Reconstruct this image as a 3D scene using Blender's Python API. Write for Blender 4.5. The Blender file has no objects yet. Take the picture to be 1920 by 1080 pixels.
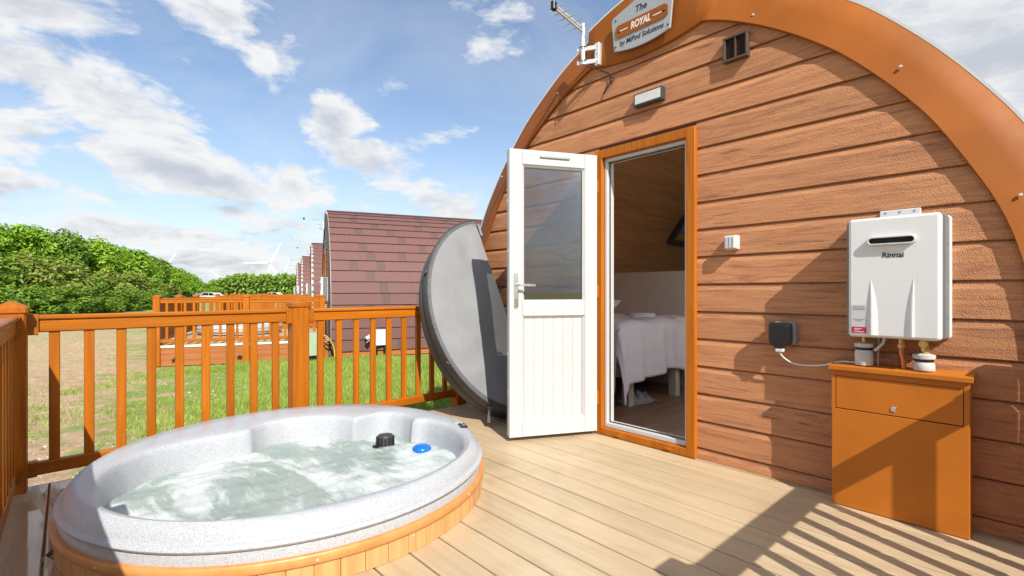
import bpy, math, random
from mathutils import Vector, Matrix, Euler
R = math.radians
random.seed(7)
sc = bpy.context.scene
col = sc.collection

# ------------------------------------------------------------------ camera
cam_d = bpy.data.cameras.new('camera')
cam = bpy.data.objects.new('camera', cam_d); col.objects.link(cam)
TH = math.atan(835/920.0)
FWD = Vector((-math.cos(TH), math.sin(TH), 0)); RGT = Vector((math.sin(TH), math.cos(TH), 0))
cam.location = (0, 0, 1.054)
cam.rotation_euler = (R(90), 0, math.atan2(math.cos(TH), math.sin(TH)))
cam_d.sensor_width = 36; cam_d.lens = 36*920/1920
cam_d.shift_y = 8/1920.0
cam_d.clip_start = 0.02; cam_d.clip_end = 6000
sc.camera = cam

# ------------------------------------------------------------------ sun, sky, exposure
SUN_TRAVEL = Vector((-2.7, 1.0, -2.45)).normalized()
TO_SUN = -SUN_TRAVEL
sun_d = bpy.data.lights.new('sun', 'SUN'); sun_d.energy = 5.0; sun_d.angle = R(0.53); sun_d.color = (1.0, 0.95, 0.87)
sun = bpy.data.objects.new('sun', sun_d); col.objects.link(sun)
sun.rotation_euler = SUN_TRAVEL.to_track_quat('-Z', 'Y').to_euler(); sun.location = (5, -5, 12)
sc.view_settings.view_transform = 'Standard'; sc.view_settings.look = 'None'
sc.view_settings.gamma = 1.0; sc.view_settings.use_curve_mapping = False
sc.view_settings.exposure = 0.42
SKY_STRENGTH = 0.13
CLOUD_STRENGTH = 0.70

w = bpy.data.worlds.new('World'); sc.world = w; w.use_nodes = True
def build_sky():
    nt = w.node_tree; nt.nodes.clear(); L = nt.links
    def N(t, **kw):
        n = nt.nodes.new(t)
        for k, v in kw.items(): setattr(n, k, v)
        return n
    def M(op, a, b=None, c=None, clamp=False):
        n = N('ShaderNodeMath', operation=op); n.use_clamp = clamp
        for i, v in enumerate((a, b, c)):
            if v is None: continue
            if isinstance(v, (int, float)): n.inputs[i].default_value = v
            else: L.new(v, n.inputs[i])
        return n.outputs[0]
    def S(v, lo, hi):
        n = N('ShaderNodeMapRange', interpolation_type='SMOOTHSTEP'); L.new(v, n.inputs[0]); n.inputs[1].default_value = lo; n.inputs[2].default_value = hi
        return n.outputs[0]
    out = N('ShaderNodeOutputWorld')
    sky = N('ShaderNodeTexSky', sky_type='NISHITA'); sky.sun_disc = False
    sky.sun_elevation = math.asin(TO_SUN.z); sky.sun_rotation = math.atan2(TO_SUN.x, TO_SUN.y)
    sky.altitude = 50; sky.air_density = 1.0; sky.dust_density = 0.6; sky.ozone_density = 1.2
    bg = N('ShaderNodeBackground'); bg.inputs[1].default_value = SKY_STRENGTH
    hs = N('ShaderNodeHueSaturation'); hs.inputs['Saturation'].default_value = 1.10
    L.new(sky.outputs[0], hs.inputs['Color']); L.new(hs.outputs[0], bg.inputs[0])
    tc = N('ShaderNodeTexCoord'); d = tc.outputs['Generated']
    sep = N('ShaderNodeSeparateXYZ'); L.new(d, sep.inputs[0])
    zc = M('MAXIMUM', sep.outputs['Z'], 0.0)
    def plane(off, lift):
        # clouds lie on a high sheet: directions meet it farther out near the horizon
        den = M('ADD', M('ADD', zc, lift), 0.30)
        cz = N('ShaderNodeCombineXYZ'); L.new(M('DIVIDE', sep.outputs['X'], den), cz.inputs[0]); L.new(M('DIVIDE', sep.outputs['Y'], den), cz.inputs[1])
        L.new(M('MULTIPLY_ADD', M('ADD', zc, lift), 2.2, off), cz.inputs[2]); return cz.outputs[0]
    def fbm(v, scale, detail, rough, dist=0.0):
        n = N('ShaderNodeTexNoise'); n.inputs['Scale'].default_value = scale; n.inputs['Detail'].default_value = detail
        n.inputs['Roughness'].default_value = rough; n.inputs['Distortion'].default_value = dist
        L.new(v, n.inputs['Vector']); return n.outputs[0]
    # cloud banks: (x, y, half width, half height, tilt, weight) in the photograph's frame, turned into sky directions
    banks = [(60,10,190,60,-6,.95),(95,140,170,85,10,1.0),(235,195,160,90,25,1.0),(335,260,100,50,35,.8),(15,235,110,62,12,1.0),
             (425,25,100,75,20,1.0),(495,100,65,60,50,.85),(345,110,30,45,60,.6),(290,300,170,50,15,.85),(420,345,150,52,12,1.0),
             (540,340,80,58,-10,1.0),(435,392,55,30,0,.9),(635,225,70,50,-20,.85),(690,302,120,48,12,.85),(835,388,85,52,18,1.0),
             (310,440,220,36,3,.9),(430,490,260,34,0,.95),(510,440,130,34,0,.85),(60,350,190,36,0,.65),(200,430,160,34,4,.7),(650,405,110,26,0,.5),
             (1860,90,420,230,20,1.0),(1640,-60,200,90,20,.6),(900,90,120,45,-25,.35),(820,260,180,24,-14,.32),(740,160,120,30,-20,.25)]
    acc = None
    for (px, py, a, b, tilt, wt) in banks:
        dv = FWD + RGT*((px-960)/920.0) + Vector((0,0,1))*((548-py)/920.0)
        ln = dv.length; dv = dv/ln
        rx = dv.cross(Vector((0,0,1))).normalized(); up = rx.cross(dv)
        cs, sn = math.cos(R(-tilt)), math.sin(R(-tilt))
        r2 = rx*cs + up*sn; u2 = up*cs - rx*sn
        mt = Matrix((r2, dv, u2)).transposed()
        mp = N('ShaderNodeMapping', vector_type='TEXTURE')
        mp.inputs['Location'].default_value = dv; mp.inputs['Rotation'].default_value = mt.to_euler()
        k = 1.3/(920*ln)
        mp.inputs['Scale'].default_value = (a*k, 0.8, b*k)
        L.new(d, mp.inputs['Vector'])
        g = N('ShaderNodeTexGradient', gradient_type='SPHERICAL'); L.new(mp.outputs[0], g.inputs[0])
        v = M('MULTIPLY', g.outputs['Fac'], wt)
        acc = v if acc is None else M('MAXIMUM', acc, v)
    # the same broken cloud goes on round the rest of the sky
    dt = N('ShaderNodeVectorMath', operation='DOT_PRODUCT'); L.new(d, dt.inputs[0]); dt.inputs[1].default_value = FWD
    away = M('MULTIPLY', S(dt.outputs['Value'], .5, .1), .34)
    acc = M('MAXIMUM', acc, away)
    cover = M('POWER', acc, .62)
    def density(lift):
        n1 = fbm(plane(0.0, lift), 2.4, 12, .60, .6); n3 = fbm(plane(3.0, lift), 8.0, 9, .64, .4)
        return M('ADD', M('ADD', cover, M('MULTIPLY', M('SUBTRACT', n1, .5), 2.3)), M('MULTIPLY', M('SUBTRACT', n3, .5), 1.1))
    b0 = density(0.0); b1 = density(.035)
    dens = S(b0, .20, .76)
    low = M('POWER', M('SUBTRACT', 1.0, zc, clamp=True), 5.0)
    veil2 = M('MULTIPLY', M('SUBTRACT', fbm(plane(9.0, 0.), 1.3, 9, .62, .9), .45, clamp=True), .85)
    dens = M('MAXIMUM', dens, M('ADD', M('MULTIPLY', low, .92), veil2, clamp=True))
    dens = M('MINIMUM', dens, .97)
    # lit crowns, grey bases: thick cloud overhead of a point shades it
    shade = M('MULTIPLY', S(b1, .45, 1.25), .95)
    cr = N('ShaderNodeMix', data_type='RGBA'); L.new(shade, cr.inputs[0])
    cr.inputs[6].default_value = (1.0, 1.0, 1.0, 1); cr.inputs[7].default_value = (.60, .645, .73, 1)
    hz = N('ShaderNodeMix', data_type='RGBA'); L.new(M('MULTIPLY', low, M('SUBTRACT', 1.0, S(b0, .30, .8)), clamp=True), hz.inputs[0])
    L.new(cr.outputs[2], hz.inputs[6]); hz.inputs[7].default_value = (.63, .745, .885, 1)
    bg2 = N('ShaderNodeBackground'); bg2.inputs[1].default_value = CLOUD_STRENGTH; L.new(hz.outputs[2], bg2.inputs[0])
    mx = N('ShaderNodeMixShader'); L.new(dens, mx.inputs[0]); L.new(bg.outputs[0], mx.inputs[1]); L.new(bg2.outputs[0], mx.inputs[2])
    L.new(mx.outputs[0], out.inputs[0])
build_sky()

# ------------------------------------------------------------------ materials
MATS = {}
class MT:
    """small helper round one principled material"""
    def __init__(s, name, base=(.5,.5,.5), rough=.5, metallic=0., spec=.5):
        s.m = bpy.data.materials.new(name); s.m.use_nodes = True; s.nt = s.m.node_tree
        s.b = s.nt.nodes['Principled BSDF']; s.out = s.nt.nodes['Material Output']
        s.b.inputs['Base Color'].default_value = (*base, 1); s.b.inputs['Roughness'].default_value = rough
        s.b.inputs['Metallic'].default_value = metallic; s.b.inputs['Specular IOR Level'].default_value = spec
        MATS[name] = s.m
    def N(s, t, **kw):
        n = s.nt.nodes.new(t)
        for k, v in kw.items(): setattr(n, k, v)
        return n
    def L(s, a, b): s.nt.links.new(a, b)
    def coords(s, scale=(1,1,1), kind='Object', rot=(0,0,0)):
        tc = s.N('ShaderNodeTexCoord'); mp = s.N('ShaderNodeMapping'); mp.inputs['Scale'].default_value = scale
        mp.inputs['Rotation'].default_value = rot
        s.L(tc.outputs[kind], mp.inputs[0]); return mp.outputs[0]
    def noise(s, v, scale, detail=4, rough=.55, dist=0.):
        n = s.N('ShaderNodeTexNoise'); n.inputs['Scale'].default_value = scale; n.inputs['Detail'].default_value = detail
        n.inputs['Roughness'].default_value = rough; n.inputs['Distortion'].default_value = dist
        s.L(v, n.inputs['Vector']); return n.outputs[0]
    def ramp(s, fac, *stops):
        r = s.N('ShaderNodeValToRGB'); e = r.color_ramp.elements
        while len(e) < len(stops): e.new(.5)
        for i, (p, c) in enumerate(stops):
            e[i].position = p; e[i].color = (*c, 1) if len(c) == 3 else c
        s.L(fac, r.inputs[0]); return r.outputs[0]
    def mix(s, fac, a, b, blend='MIX'):
        n = s.N('ShaderNodeMix', data_type='RGBA', blend_type=blend)
        for i, v in ((0, fac), (6, a), (7, b)):
            if isinstance(v, (int, float)): n.inputs[i].default_value = v
            elif isinstance(v, tuple): n.inputs[i].default_value = (*v, 1)
            else: s.L(v, n.inputs[i])
        return n.outputs[2]
    def math(s, op, a, b=None, clamp=False):
        n = s.N('ShaderNodeMath', operation=op); n.use_clamp = clamp
        for i, v in enumerate((a, b)):
            if v is None: continue
            if isinstance(v, (int, float)): n.inputs[i].default_value = v
            else: s.L(v, n.inputs[i])
        return n.outputs[0]
    def color(s, sock): s.L(sock, s.b.inputs['Base Color'])
    def rough(s, sock): s.L(sock, s.b.inputs['Roughness'])
    def bump(s, h, strength=.3, dist=.01):
        n = s.N('ShaderNodeBump'); n.inputs['Strength'].default_value = strength; n.inputs['Distance'].default_value = dist
        s.L(h, n.inputs['Height']); s.L(n.outputs[0], s.b.inputs['Normal'])
    def rand(s):
        return s.N('ShaderNodeObjectInfo').outputs['Random']

def wood(name, dark, mid, light, axis, rough=.4, grain=1.0, bump=.15, tint=.18, fine=90, stain=0.):
    spec_ = .25 if name.startswith('oak_foil') else .5
    dark, mid, light = (tuple(x*.77 for x in q) for q in (dark, mid, light))
    t = MT(name, mid, rough, 0, spec_)
    lo, hi = 1.4*grain, 24*grain
    scl = {'x': (lo, hi, hi), 'y': (hi, lo, hi), 'z': (hi, hi, lo)}[axis]
    v = t.coords(scl)
    # every piece starts at its own place in the grain
    add = t.N('ShaderNodeVectorMath', operation='ADD'); rnd = t.rand()
    cmb = t.N('ShaderNodeCombineXYZ')
    for i, k in enumerate((37., 51., 23.)): t.L(t.math('MULTIPLY', rnd, k), cmb.inputs[i])
    t.L(v, add.inputs[0]); t.L(cmb.outputs[0], add.inputs[1])
    n = t.noise(add.outputs[0], 1.0, 6, .6, .8)
    c = t.ramp(n, (.28, dark), (.5, mid), (.72, light))
    k = t.math('ADD', t.math('MULTIPLY', rnd, tint), 1 - tint/2)
    cc = t.mix(1.0, c, (1, 1, 1), 'MULTIPLY'); n7 = cc.node
    cb = t.N('ShaderNodeCombineColor')
    for i in range(3): t.L(k, cb.inputs[i])
    t.L(cb.outputs[0], n7.inputs[7])
    if stain:
        g_ = t.noise(t.coords(), 1.6, 7, .68, .8)
        cc = t.mix(1.0, cc, t.ramp(g_, (.30, (1-stain, 1-stain*1.1, 1-stain*1.2)), (.48, (1,1,1)), (.75, (1.04,1.04,1.05))), 'MULTIPLY')
    t.color(cc)
    n2 = t.noise(add.outputs[0], 3.2, 4, .6)
    t.bump(n2, bump, .004)
    t.rough(t.ramp(n2, (.3, (rough-.07,)*3), (.7, (rough+.1,)*3)))
    return t
G1 = ((.37,.098,.004), (.48,.138,.006), (.57,.178,.010))
for ax in 'xyz': wood('oak_foil_'+ax, *G1, ax, .42, 1.0, .2, .22)
for ax in 'xy': wood('oak_plinth_'+ax, (.37,.11,.026), (.47,.155,.04), (.54,.20,.06), ax, .5, 1.0, .15, .14)
wood('spa_cladding', (.60,.29,.10), (.74,.39,.15), (.82,.47,.2), 'z', .45, .9, .15, .12)
wood('spa_trim', (.62,.26,.07), (.74,.33,.10), (.8,.38,.13), 'x', .42, .5, .1, .05)
for ax in 'xy': wood('deck_tan_'+ax, (.52,.385,.235), (.605,.465,.29), (.66,.52,.335), ax, .40, .8, .2, .12, stain=.16)
wood('pine_y', (.44,.185,.07), (.58,.265,.105), (.68,.34,.145), 'y', .45, .8, .1, .22)
wood('laminate_y', (.22,.12,.07), (.33,.19,.115), (.42,.26,.17), 'y', .35, .7, .08, .3)

def cladding():
    t = MT('cladding_brown', (.4,.2,.1), .55, 0, .3)
    v = t.coords((1.3, 9, 17)); rnd = t.rand()
    add = t.N('ShaderNodeVectorMath', operation='ADD'); cmb = t.N('ShaderNodeCombineXYZ')
    for i, k in enumerate((37., 51., 23.)): t.L(t.math('MULTIPLY', rnd, k), cmb.inputs[i])
    t.L(v, add.inputs[0]); t.L(cmb.outputs[0], add.inputs[1])
    n = t.noise(add.outputs[0], 1.25, 9, .70, 2.2)
    c = t.ramp(n, (.20, (.20,.080,.044)), (.36, (.34,.142,.070)), (.50, (.46,.205,.092)), (.66, (.54,.255,.108)), (.82, (.60,.310,.130)))
    # short dark flecks where the print repeats a knot or a check in the timber
    fl = t.noise(t.coords((5, 4, 60)), 1.0, 3, .6, .4); zone = t.noise(t.coords((1.4, 1, 5)), 1.3, 2, .5)
    k2 = t.math('MULTIPLY', t.ramp(fl, (.55, (0,0,0)), (.68, (1,1,1))), t.ramp(zone, (.50, (0,0,0)), (.64, (.85,.85,.85))))
    c = t.mix(k2, c, (.15,.058,.034))
    k = t.math('ADD', t.math('MULTIPLY', rnd, .22), .89)
    cb = t.N('ShaderNodeCombineColor')
    for i in range(3): t.L(k, cb.inputs[i])
    t.color(t.mix(1.0, c, cb.outputs[0], 'MULTIPLY'))
    # embossed saw marks: short curved ridges
    wv = t.N('ShaderNodeTexWave', wave_type='BANDS', bands_direction='X'); wv.inputs['Scale'].default_value = 48; wv.inputs['Distortion'].default_value = 12
    wv.inputs['Detail'].default_value = 3; wv.inputs['Detail Scale'].default_value = 1.6
    t.L(t.coords((1, 1, .8), rot=(0, R(35), 0)), wv.inputs['Vector'])
    e = t.noise(t.coords((75, 60, 130), rot=(0, R(8), 0)), 1.0, 3, .65, 1.2)
    t.bump(t.math('ADD', t.math('ADD', t.math('MULTIPLY', e, .8), t.math('MULTIPLY', wv.outputs['Fac'], .22)), t.math('MULTIPLY', n, .4)), .9, .0055)
cladding()
def cladding_grey():
    t = MT('cladding_slate', (.15,.14,.14), .6)
    n = t.noise(t.coords((2, 9, 26)), 1.3, 5, .6, 1)
    t.color(t.ramp(n, (.3, (.17,.155,.15)), (.7, (.30,.28,.27))))
cladding_grey()
def plain(name, c, rough=.45, metallic=0., var=.06, scale=6., bump=0., spec=.5):
    if metallic < .5: c = tuple(x*.78 for x in c)
    t = MT(name, c, rough, metallic, spec)
    n = t.noise(t.coords(), scale, 5, .6)
    a = tuple(x*(1-var) for x in c); b = tuple(min(1, x*(1+var)) for x in c)
    t.color(t.ramp(n, (.3, a), (.7, b)))
    t.rough(t.ramp(t.noise(t.coords(), scale*3, 4, .6), (.3, (max(0, rough-.05),)*3), (.7, (rough+.07,)*3)))
    if bump: t.bump(t.noise(t.coords(), scale*12, 3, .6), bump, .003)
    return t
plain('fascia_tan', (.345,.105,.017), .5, 0, .17, 1.7, .06, .12)
plain('cabinet_tan', (.62,.19,.020), .45, 0, .09, 3.5, .05, .25)
plain('white_upvc', (.62,.62,.615), .28, 0, .02, 3)
plain('white_enamel', (.82,.82,.81), .25, 0, .015, 3)
plain('grey_plastic', (.30,.31,.32), .4)
plain('casing_grey', (.20,.205,.21), .4)
plain('mid_grey', (.45,.46,.47), .4)
plain('dark_grey', (.05,.052,.055), .4)
plain('black_plastic', (.012,.012,.014), .32)
plain('black_gap', (.01,.008,.007), .8)
plain('brown_plastic', (.10,.062,.045), .5)
plain('white_plastic', (.74,.74,.73), .4)
plain('galvanised', (.72,.73,.73), .33, .55, .12, 30)
plain('chrome', (.78,.78,.78), .12, 1.0, .03)
plain('brass', (.62,.44,.16), .3, 1.0)
plain('copper', (.60,.24,.12), .3, 1.0, .12, 30)
plain('foam_wrap', (.66,.64,.6), .8, 0, .12, 25, .3)
plain('sign_grey', (.40,.43,.46), .4, 0, .03)
plain('sign_ink', (.02,.022,.03), .5)
plain('sign_white', (.85,.85,.83), .5)
plain('sticker_red', (.62,.012,.07), .4)
plain('sticker_grey', (.62,.63,.66), .5)
def vinyl():
    t = MT('vinyl_light', (.2,.2,.2), .6, 0, .3)
    n = t.noise(t.coords(), 4, 5, .6)
    t.color(t.ramp(n, (.3, (.165,.17,.175)), (.7, (.20,.205,.21))))
    cr_ = t.noise(t.coords((2.6, 2.6, .7), rot=(R(20), 0, R(30))), 1.7, 3, .5, .8)
    t.bump(t.math('ADD', cr_, t.math('MULTIPLY', t.noise(t.coords(), 160, 3, .6), .02)), .20, .05)
vinyl()
plain('vinyl_dark', (.075,.077,.079), .6, 0, .12, 12, .3)
plain('linen', (1.10,1.04,1.14), .85, 0, .03, 9)
plain('towel', (1.05,1.03,1.05), .95, 0, .05, 60, .6)
plain('throw_grey', (.33,.34,.37), .95, 0, .15, 60, .6)
plain('headboard_beige', (.92,.79,.69), .6, 0, .03)
plain('inner_cream', (.70,.65,.58), .5, 0, .03)
plain('deck_edge_cream', (.82,.72,.55), .5)
plain('roof_red', (.190,.088,.078), .72, 0, .10, 40, .5)
plain('roof_dark', (.142,.078,.069), .72, 0, .12, 40, .5)
plain('roof_trim', (.55,.48,.45), .5)
plain('verge_dark', (.11,.095,.09), .6)
plain('turbine_white', (.82,.83,.84), .5)
plain('car_white', (.75,.75,.75), .25)
plain('car_glass', (.012,.014,.016), .1)
plain('meter_green', (.42,.55,.36), .5)
plain('cream_plastic', (.75,.70,.42), .5)
plain('yellow_hose', (.80,.52,.03), .45)
plain('red_plastic', (.45,.03,.03), .4)
plain('float_blue', (.006,.16,.62), .25)
plain('bark', (.11,.08,.055), .9, 0, .25, 9, .6)
def tub_mat():
    t = MT('spa_granite', (.6,.61,.63), .32)
    v = t.coords()
    n = t.noise(v, 210, 2, .8)
    n2 = t.noise(v, 120, 2, .7)
    c = t.ramp(n, (.33, (.25,.27,.30)), (.46, (.375,.395,.42)), (.62, (.45,.47,.49)))
    c = t.mix(t.ramp(n2, (.60, (0,0,0)), (.68, (.6,.6,.6))), c, (.53,.55,.57))
    t.color(c)
    t.bump(t.noise(v, 160, 2, .6), .08, .002)
tub_mat()
def water_mat():
    t = MT('spa_water', (.3,.45,.42), .06); t.b.inputs['IOR'].default_value = 1.33
    v = t.coords((1, 1, 1))
    # broad swathes of aerated water drifting across, with ragged edges
    sw = t.noise(t.coords((.9, 2.2, 1), rot=(0, 0, R(-22))), 1.05, 3, .5, 2.0)
    fl = t.noise(t.coords((2.2, 6, 1), rot=(0, 0, R(-22))), 2.2, 7, .62, 1.2)
    fine = t.noise(t.coords((1, 1.8, 1), rot=(0, 0, R(-22))), 34, 4, .6)
    vo = t.N('ShaderNodeTexVoronoi'); vo.inputs['Scale'].default_value = 95; t.L(v, vo.inputs['Vector'])
    mask = t.math('ADD', sw, t.math('MULTIPLY', t.math('SUBTRACT', fl, .5), .34))
    mask = t.math('ADD', mask, t.math('MULTIPLY', t.math('SUBTRACT', fine, .5), .10))
    f = t.ramp(mask, (.455, (0,0,0)), (.495, (.22,.22,.22)), (.56, (.60,.60,.60)), (.70, (.92,.92,.92)))
    bub = t.math('MULTIPLY', t.ramp(vo.outputs['Distance'], (.12, (1,1,1)), (.30, (0,0,0))), t.ramp(mask, (.40, (0,0,0)), (.52, (.5,.5,.5)), (.63, (.1,.1,.1))))
    f = t.math('MAXIMUM', f, bub)
    deep = t.ramp(t.noise(v, 2.2, 3, .5), (.3, (.235,.305,.28)), (.7, (.32,.375,.348)))
    t.color(t.mix(f, deep, (.60,.635,.63)))
    t.rough(t.ramp(mask, (.44, (.08,)*3), (.6, (.45,)*3)))
    h = t.math('ADD', t.noise(t.coords((1.6, 4.0, 1), rot=(0, 0, R(-22))), 5.0, 6, .6, .8), t.math('MULTIPLY', f, .25))
    t.bump(h, .42, .03)
    t.b.inputs['Subsurface Weight'].default_value = .2
    t.b.inputs['Subsurface Radius'].default_value = (.02,.03,.03); t.b.inputs['Subsurface Scale'].default_value = .5
water_mat()
def glass_mat(name, tint, ior):
    t = MT(name, (.9,.92,.92), .0)
    tr = t.N('ShaderNodeBsdfTransparent'); tr.inputs[0].default_value = (*tint, 1)
    gl = t.N('ShaderNodeBsdfGlossy'); gl.inputs['Roughness'].default_value = .01; gl.inputs[0].default_value = (.95,.95,.95,1)
    fr = t.N('ShaderNodeFresnel'); fr.inputs[0].default_value = ior
    mx = t.N('ShaderNodeMixShader'); t.L(fr.outputs[0], mx.inputs[0]); t.L(tr.outputs[0], mx.inputs[1]); t.L(gl.outputs[0], mx.inputs[2])
    t.L(mx.outputs[0], t.out.inputs[0])
glass_mat('door_glass', (.26,.255,.25), 2.15); glass_mat('clear_glass', (.93,.95,.94), 1.5)
def added_blind_mat():  # translucent white for an added roof opening, spreads sun into the room
    t = MT('added_blind_white', (.8,.8,.8), .9)
    tl = t.N('ShaderNodeBsdfTranslucent'); tl.inputs[0].default_value = (.9,.88,.86,1); df = t.N('ShaderNodeBsdfDiffuse'); df.inputs[0].default_value = (.5,.5,.5,1)
    mx = t.N('ShaderNodeMixShader'); mx.inputs[0].default_value = .85
    t.L(df.outputs[0], mx.inputs[1]); t.L(tl.outputs[0], mx.inputs[2]); t.L(mx.outputs[0], t.out.inputs[0])
added_blind_mat()
def deck_wet():
    # planks beside the tub: splashed water lies in shaped patches and shines
    t = MT('deck_wet_x', (.6,.46,.28), .4)
    n = t.noise(t.coords((1.2, 24, 24)), 1.0, 6, .6, .8)
    c = t.ramp(n, (.28, (.38,.275,.17)), (.5, (.46,.345,.215)), (.72, (.52,.405,.26)))
    wet = t.noise(t.coords((1.0, 3.0, 1)), 1.5, 4, .6, .6)
    m = t.ramp(wet, (.40, (0,0,0)), (.47, (1,1,1)))
    t.color(t.mix(m, c, t.mix(1.0, c, (.88,.86,.85), 'MULTIPLY')))
    t.rough(t.ramp(wet, (.40, (.40,)*3), (.47, (.05,)*3)))
    h = t.noise(t.coords((1.2, 24, 24)), 3, 4, .6)
    b = t.N('ShaderNodeBump'); b.inputs['Distance'].default_value = .004
    t.L(t.ramp(wet, (.40, (.2,)*3), (.47, (.03,)*3)), b.inputs['Strength']); t.L(h, b.inputs['Height']); t.L(b.outputs[0], t.b.inputs['Normal'])
    t.b.inputs['Coat Weight'].default_value = 0.0
deck_wet()
def ground_mat():
    t = MT('ground_soil_grass', (.2,.2,.1), .95)
    v = t.coords()
    big = t.noise(v, .55, 6, .65, .6); mid = t.noise(v, 2.6, 6, .65); fine = t.noise(v, 8, 9, .78)
    soil = t.ramp(fine, (.30, (.27,.165,.095)), (.5, (.47,.315,.19)), (.70, (.64,.47,.31)))
    grass = t.ramp(t.noise(v, 22, 5, .7), (.25, (.09,.15,.02)), (.5, (.19,.28,.045)), (.75, (.34,.40,.10)))
    sep = t.N('ShaderNodeSeparateXYZ'); t.L(v, sep.inputs[0])
    # lawn towards the pods, worn soil along the open side
    yy = t.math('ADD', sep.outputs['Y'], t.math('MULTIPLY', sep.outputs['X'], .10))
    m = t.math('ADD', t.math('MULTIPLY', yy, .42), t.math('MULTIPLY', t.math('SUBTRACT', big, .5), 2.6))
    m = t.math('ADD', m, t.math('MULTIPLY', t.math('SUBTRACT', mid, .5), 2.6))
    f = t.ramp(t.math('ADD', m, .52), (.30, (0,0,0)), (.55, (.45,.45,.45)), (.85, (1,1,1)))
    far = t.math('MULTIPLY', t.math('SUBTRACT', t.math('ABSOLUTE', sep.outputs['X']), 16), .04, clamp=True)
    f2 = t.mix(far, f, t.ramp(t.noise(v, .12, 5, .6), (.35, (.35,)*3), (.6, (1,1,1))))
    dry = t.ramp(t.noise(v, 1.3, 6, .7), (.48, (0,0,0)), (.62, (.75,.75,.75)))
    soil = t.mix(dry, soil, t.ramp(fine, (.3, (.30,.27,.10)), (.7, (.58,.50,.24))))
    t.color(t.mix(f2, soil, grass)); t.bump(fine, 1.0, .05)
ground_mat()
def leaf_mat(name, a, b, c):
    t = MT(name, b, .55)
    n = t.noise(t.coords(), .9, 4, .6); g = t.N('ShaderNodeNewGeometry')
    r = t.math('ADD', t.math('MULTIPLY', n, .6), t.math('MULTIPLY', g.outputs['Random Per Island'], .5))
    cc = t.ramp(r, (.22, a), (.48, b), (.78, c)); t.color(cc)
    tl = t.N('ShaderNodeBsdfTranslucent'); t.L(cc, tl.inputs[0])
    mx = t.N('ShaderNodeMixShader'); mx.inputs[0].default_value = .3
    t.L(t.b.outputs[0], mx.inputs[1]); t.L(tl.outputs[0], mx.inputs[2]); t.L(mx.outputs[0], t.out.inputs[0])
leaf_mat('leaf_bright', (.10,.22,.010), (.20,.37,.018), (.34,.52,.035))
leaf_mat('leaf_mid', (.08,.17,.014), (.15,.27,.022), (.24,.37,.038))
leaf_mat('leaf_olive', (.11,.17,.020), (.19,.26,.032), (.32,.36,.055))
leaf_mat('leaf_far', (.08,.17,.018), (.16,.28,.03), (.25,.37,.05))
def clod_mat():
    t = MT('clod', (.4,.3,.2), .95); g = t.N('ShaderNodeNewGeometry')
    t.color(t.ramp(g.outputs['Random Per Island'], (.1, (.20,.125,.07)), (.5, (.42,.30,.19)), (.9, (.60,.50,.38))))
clod_mat()
leaf_mat('grass_blade', (.14,.24,.025), (.26,.38,.05), (.46,.52,.12))

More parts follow.
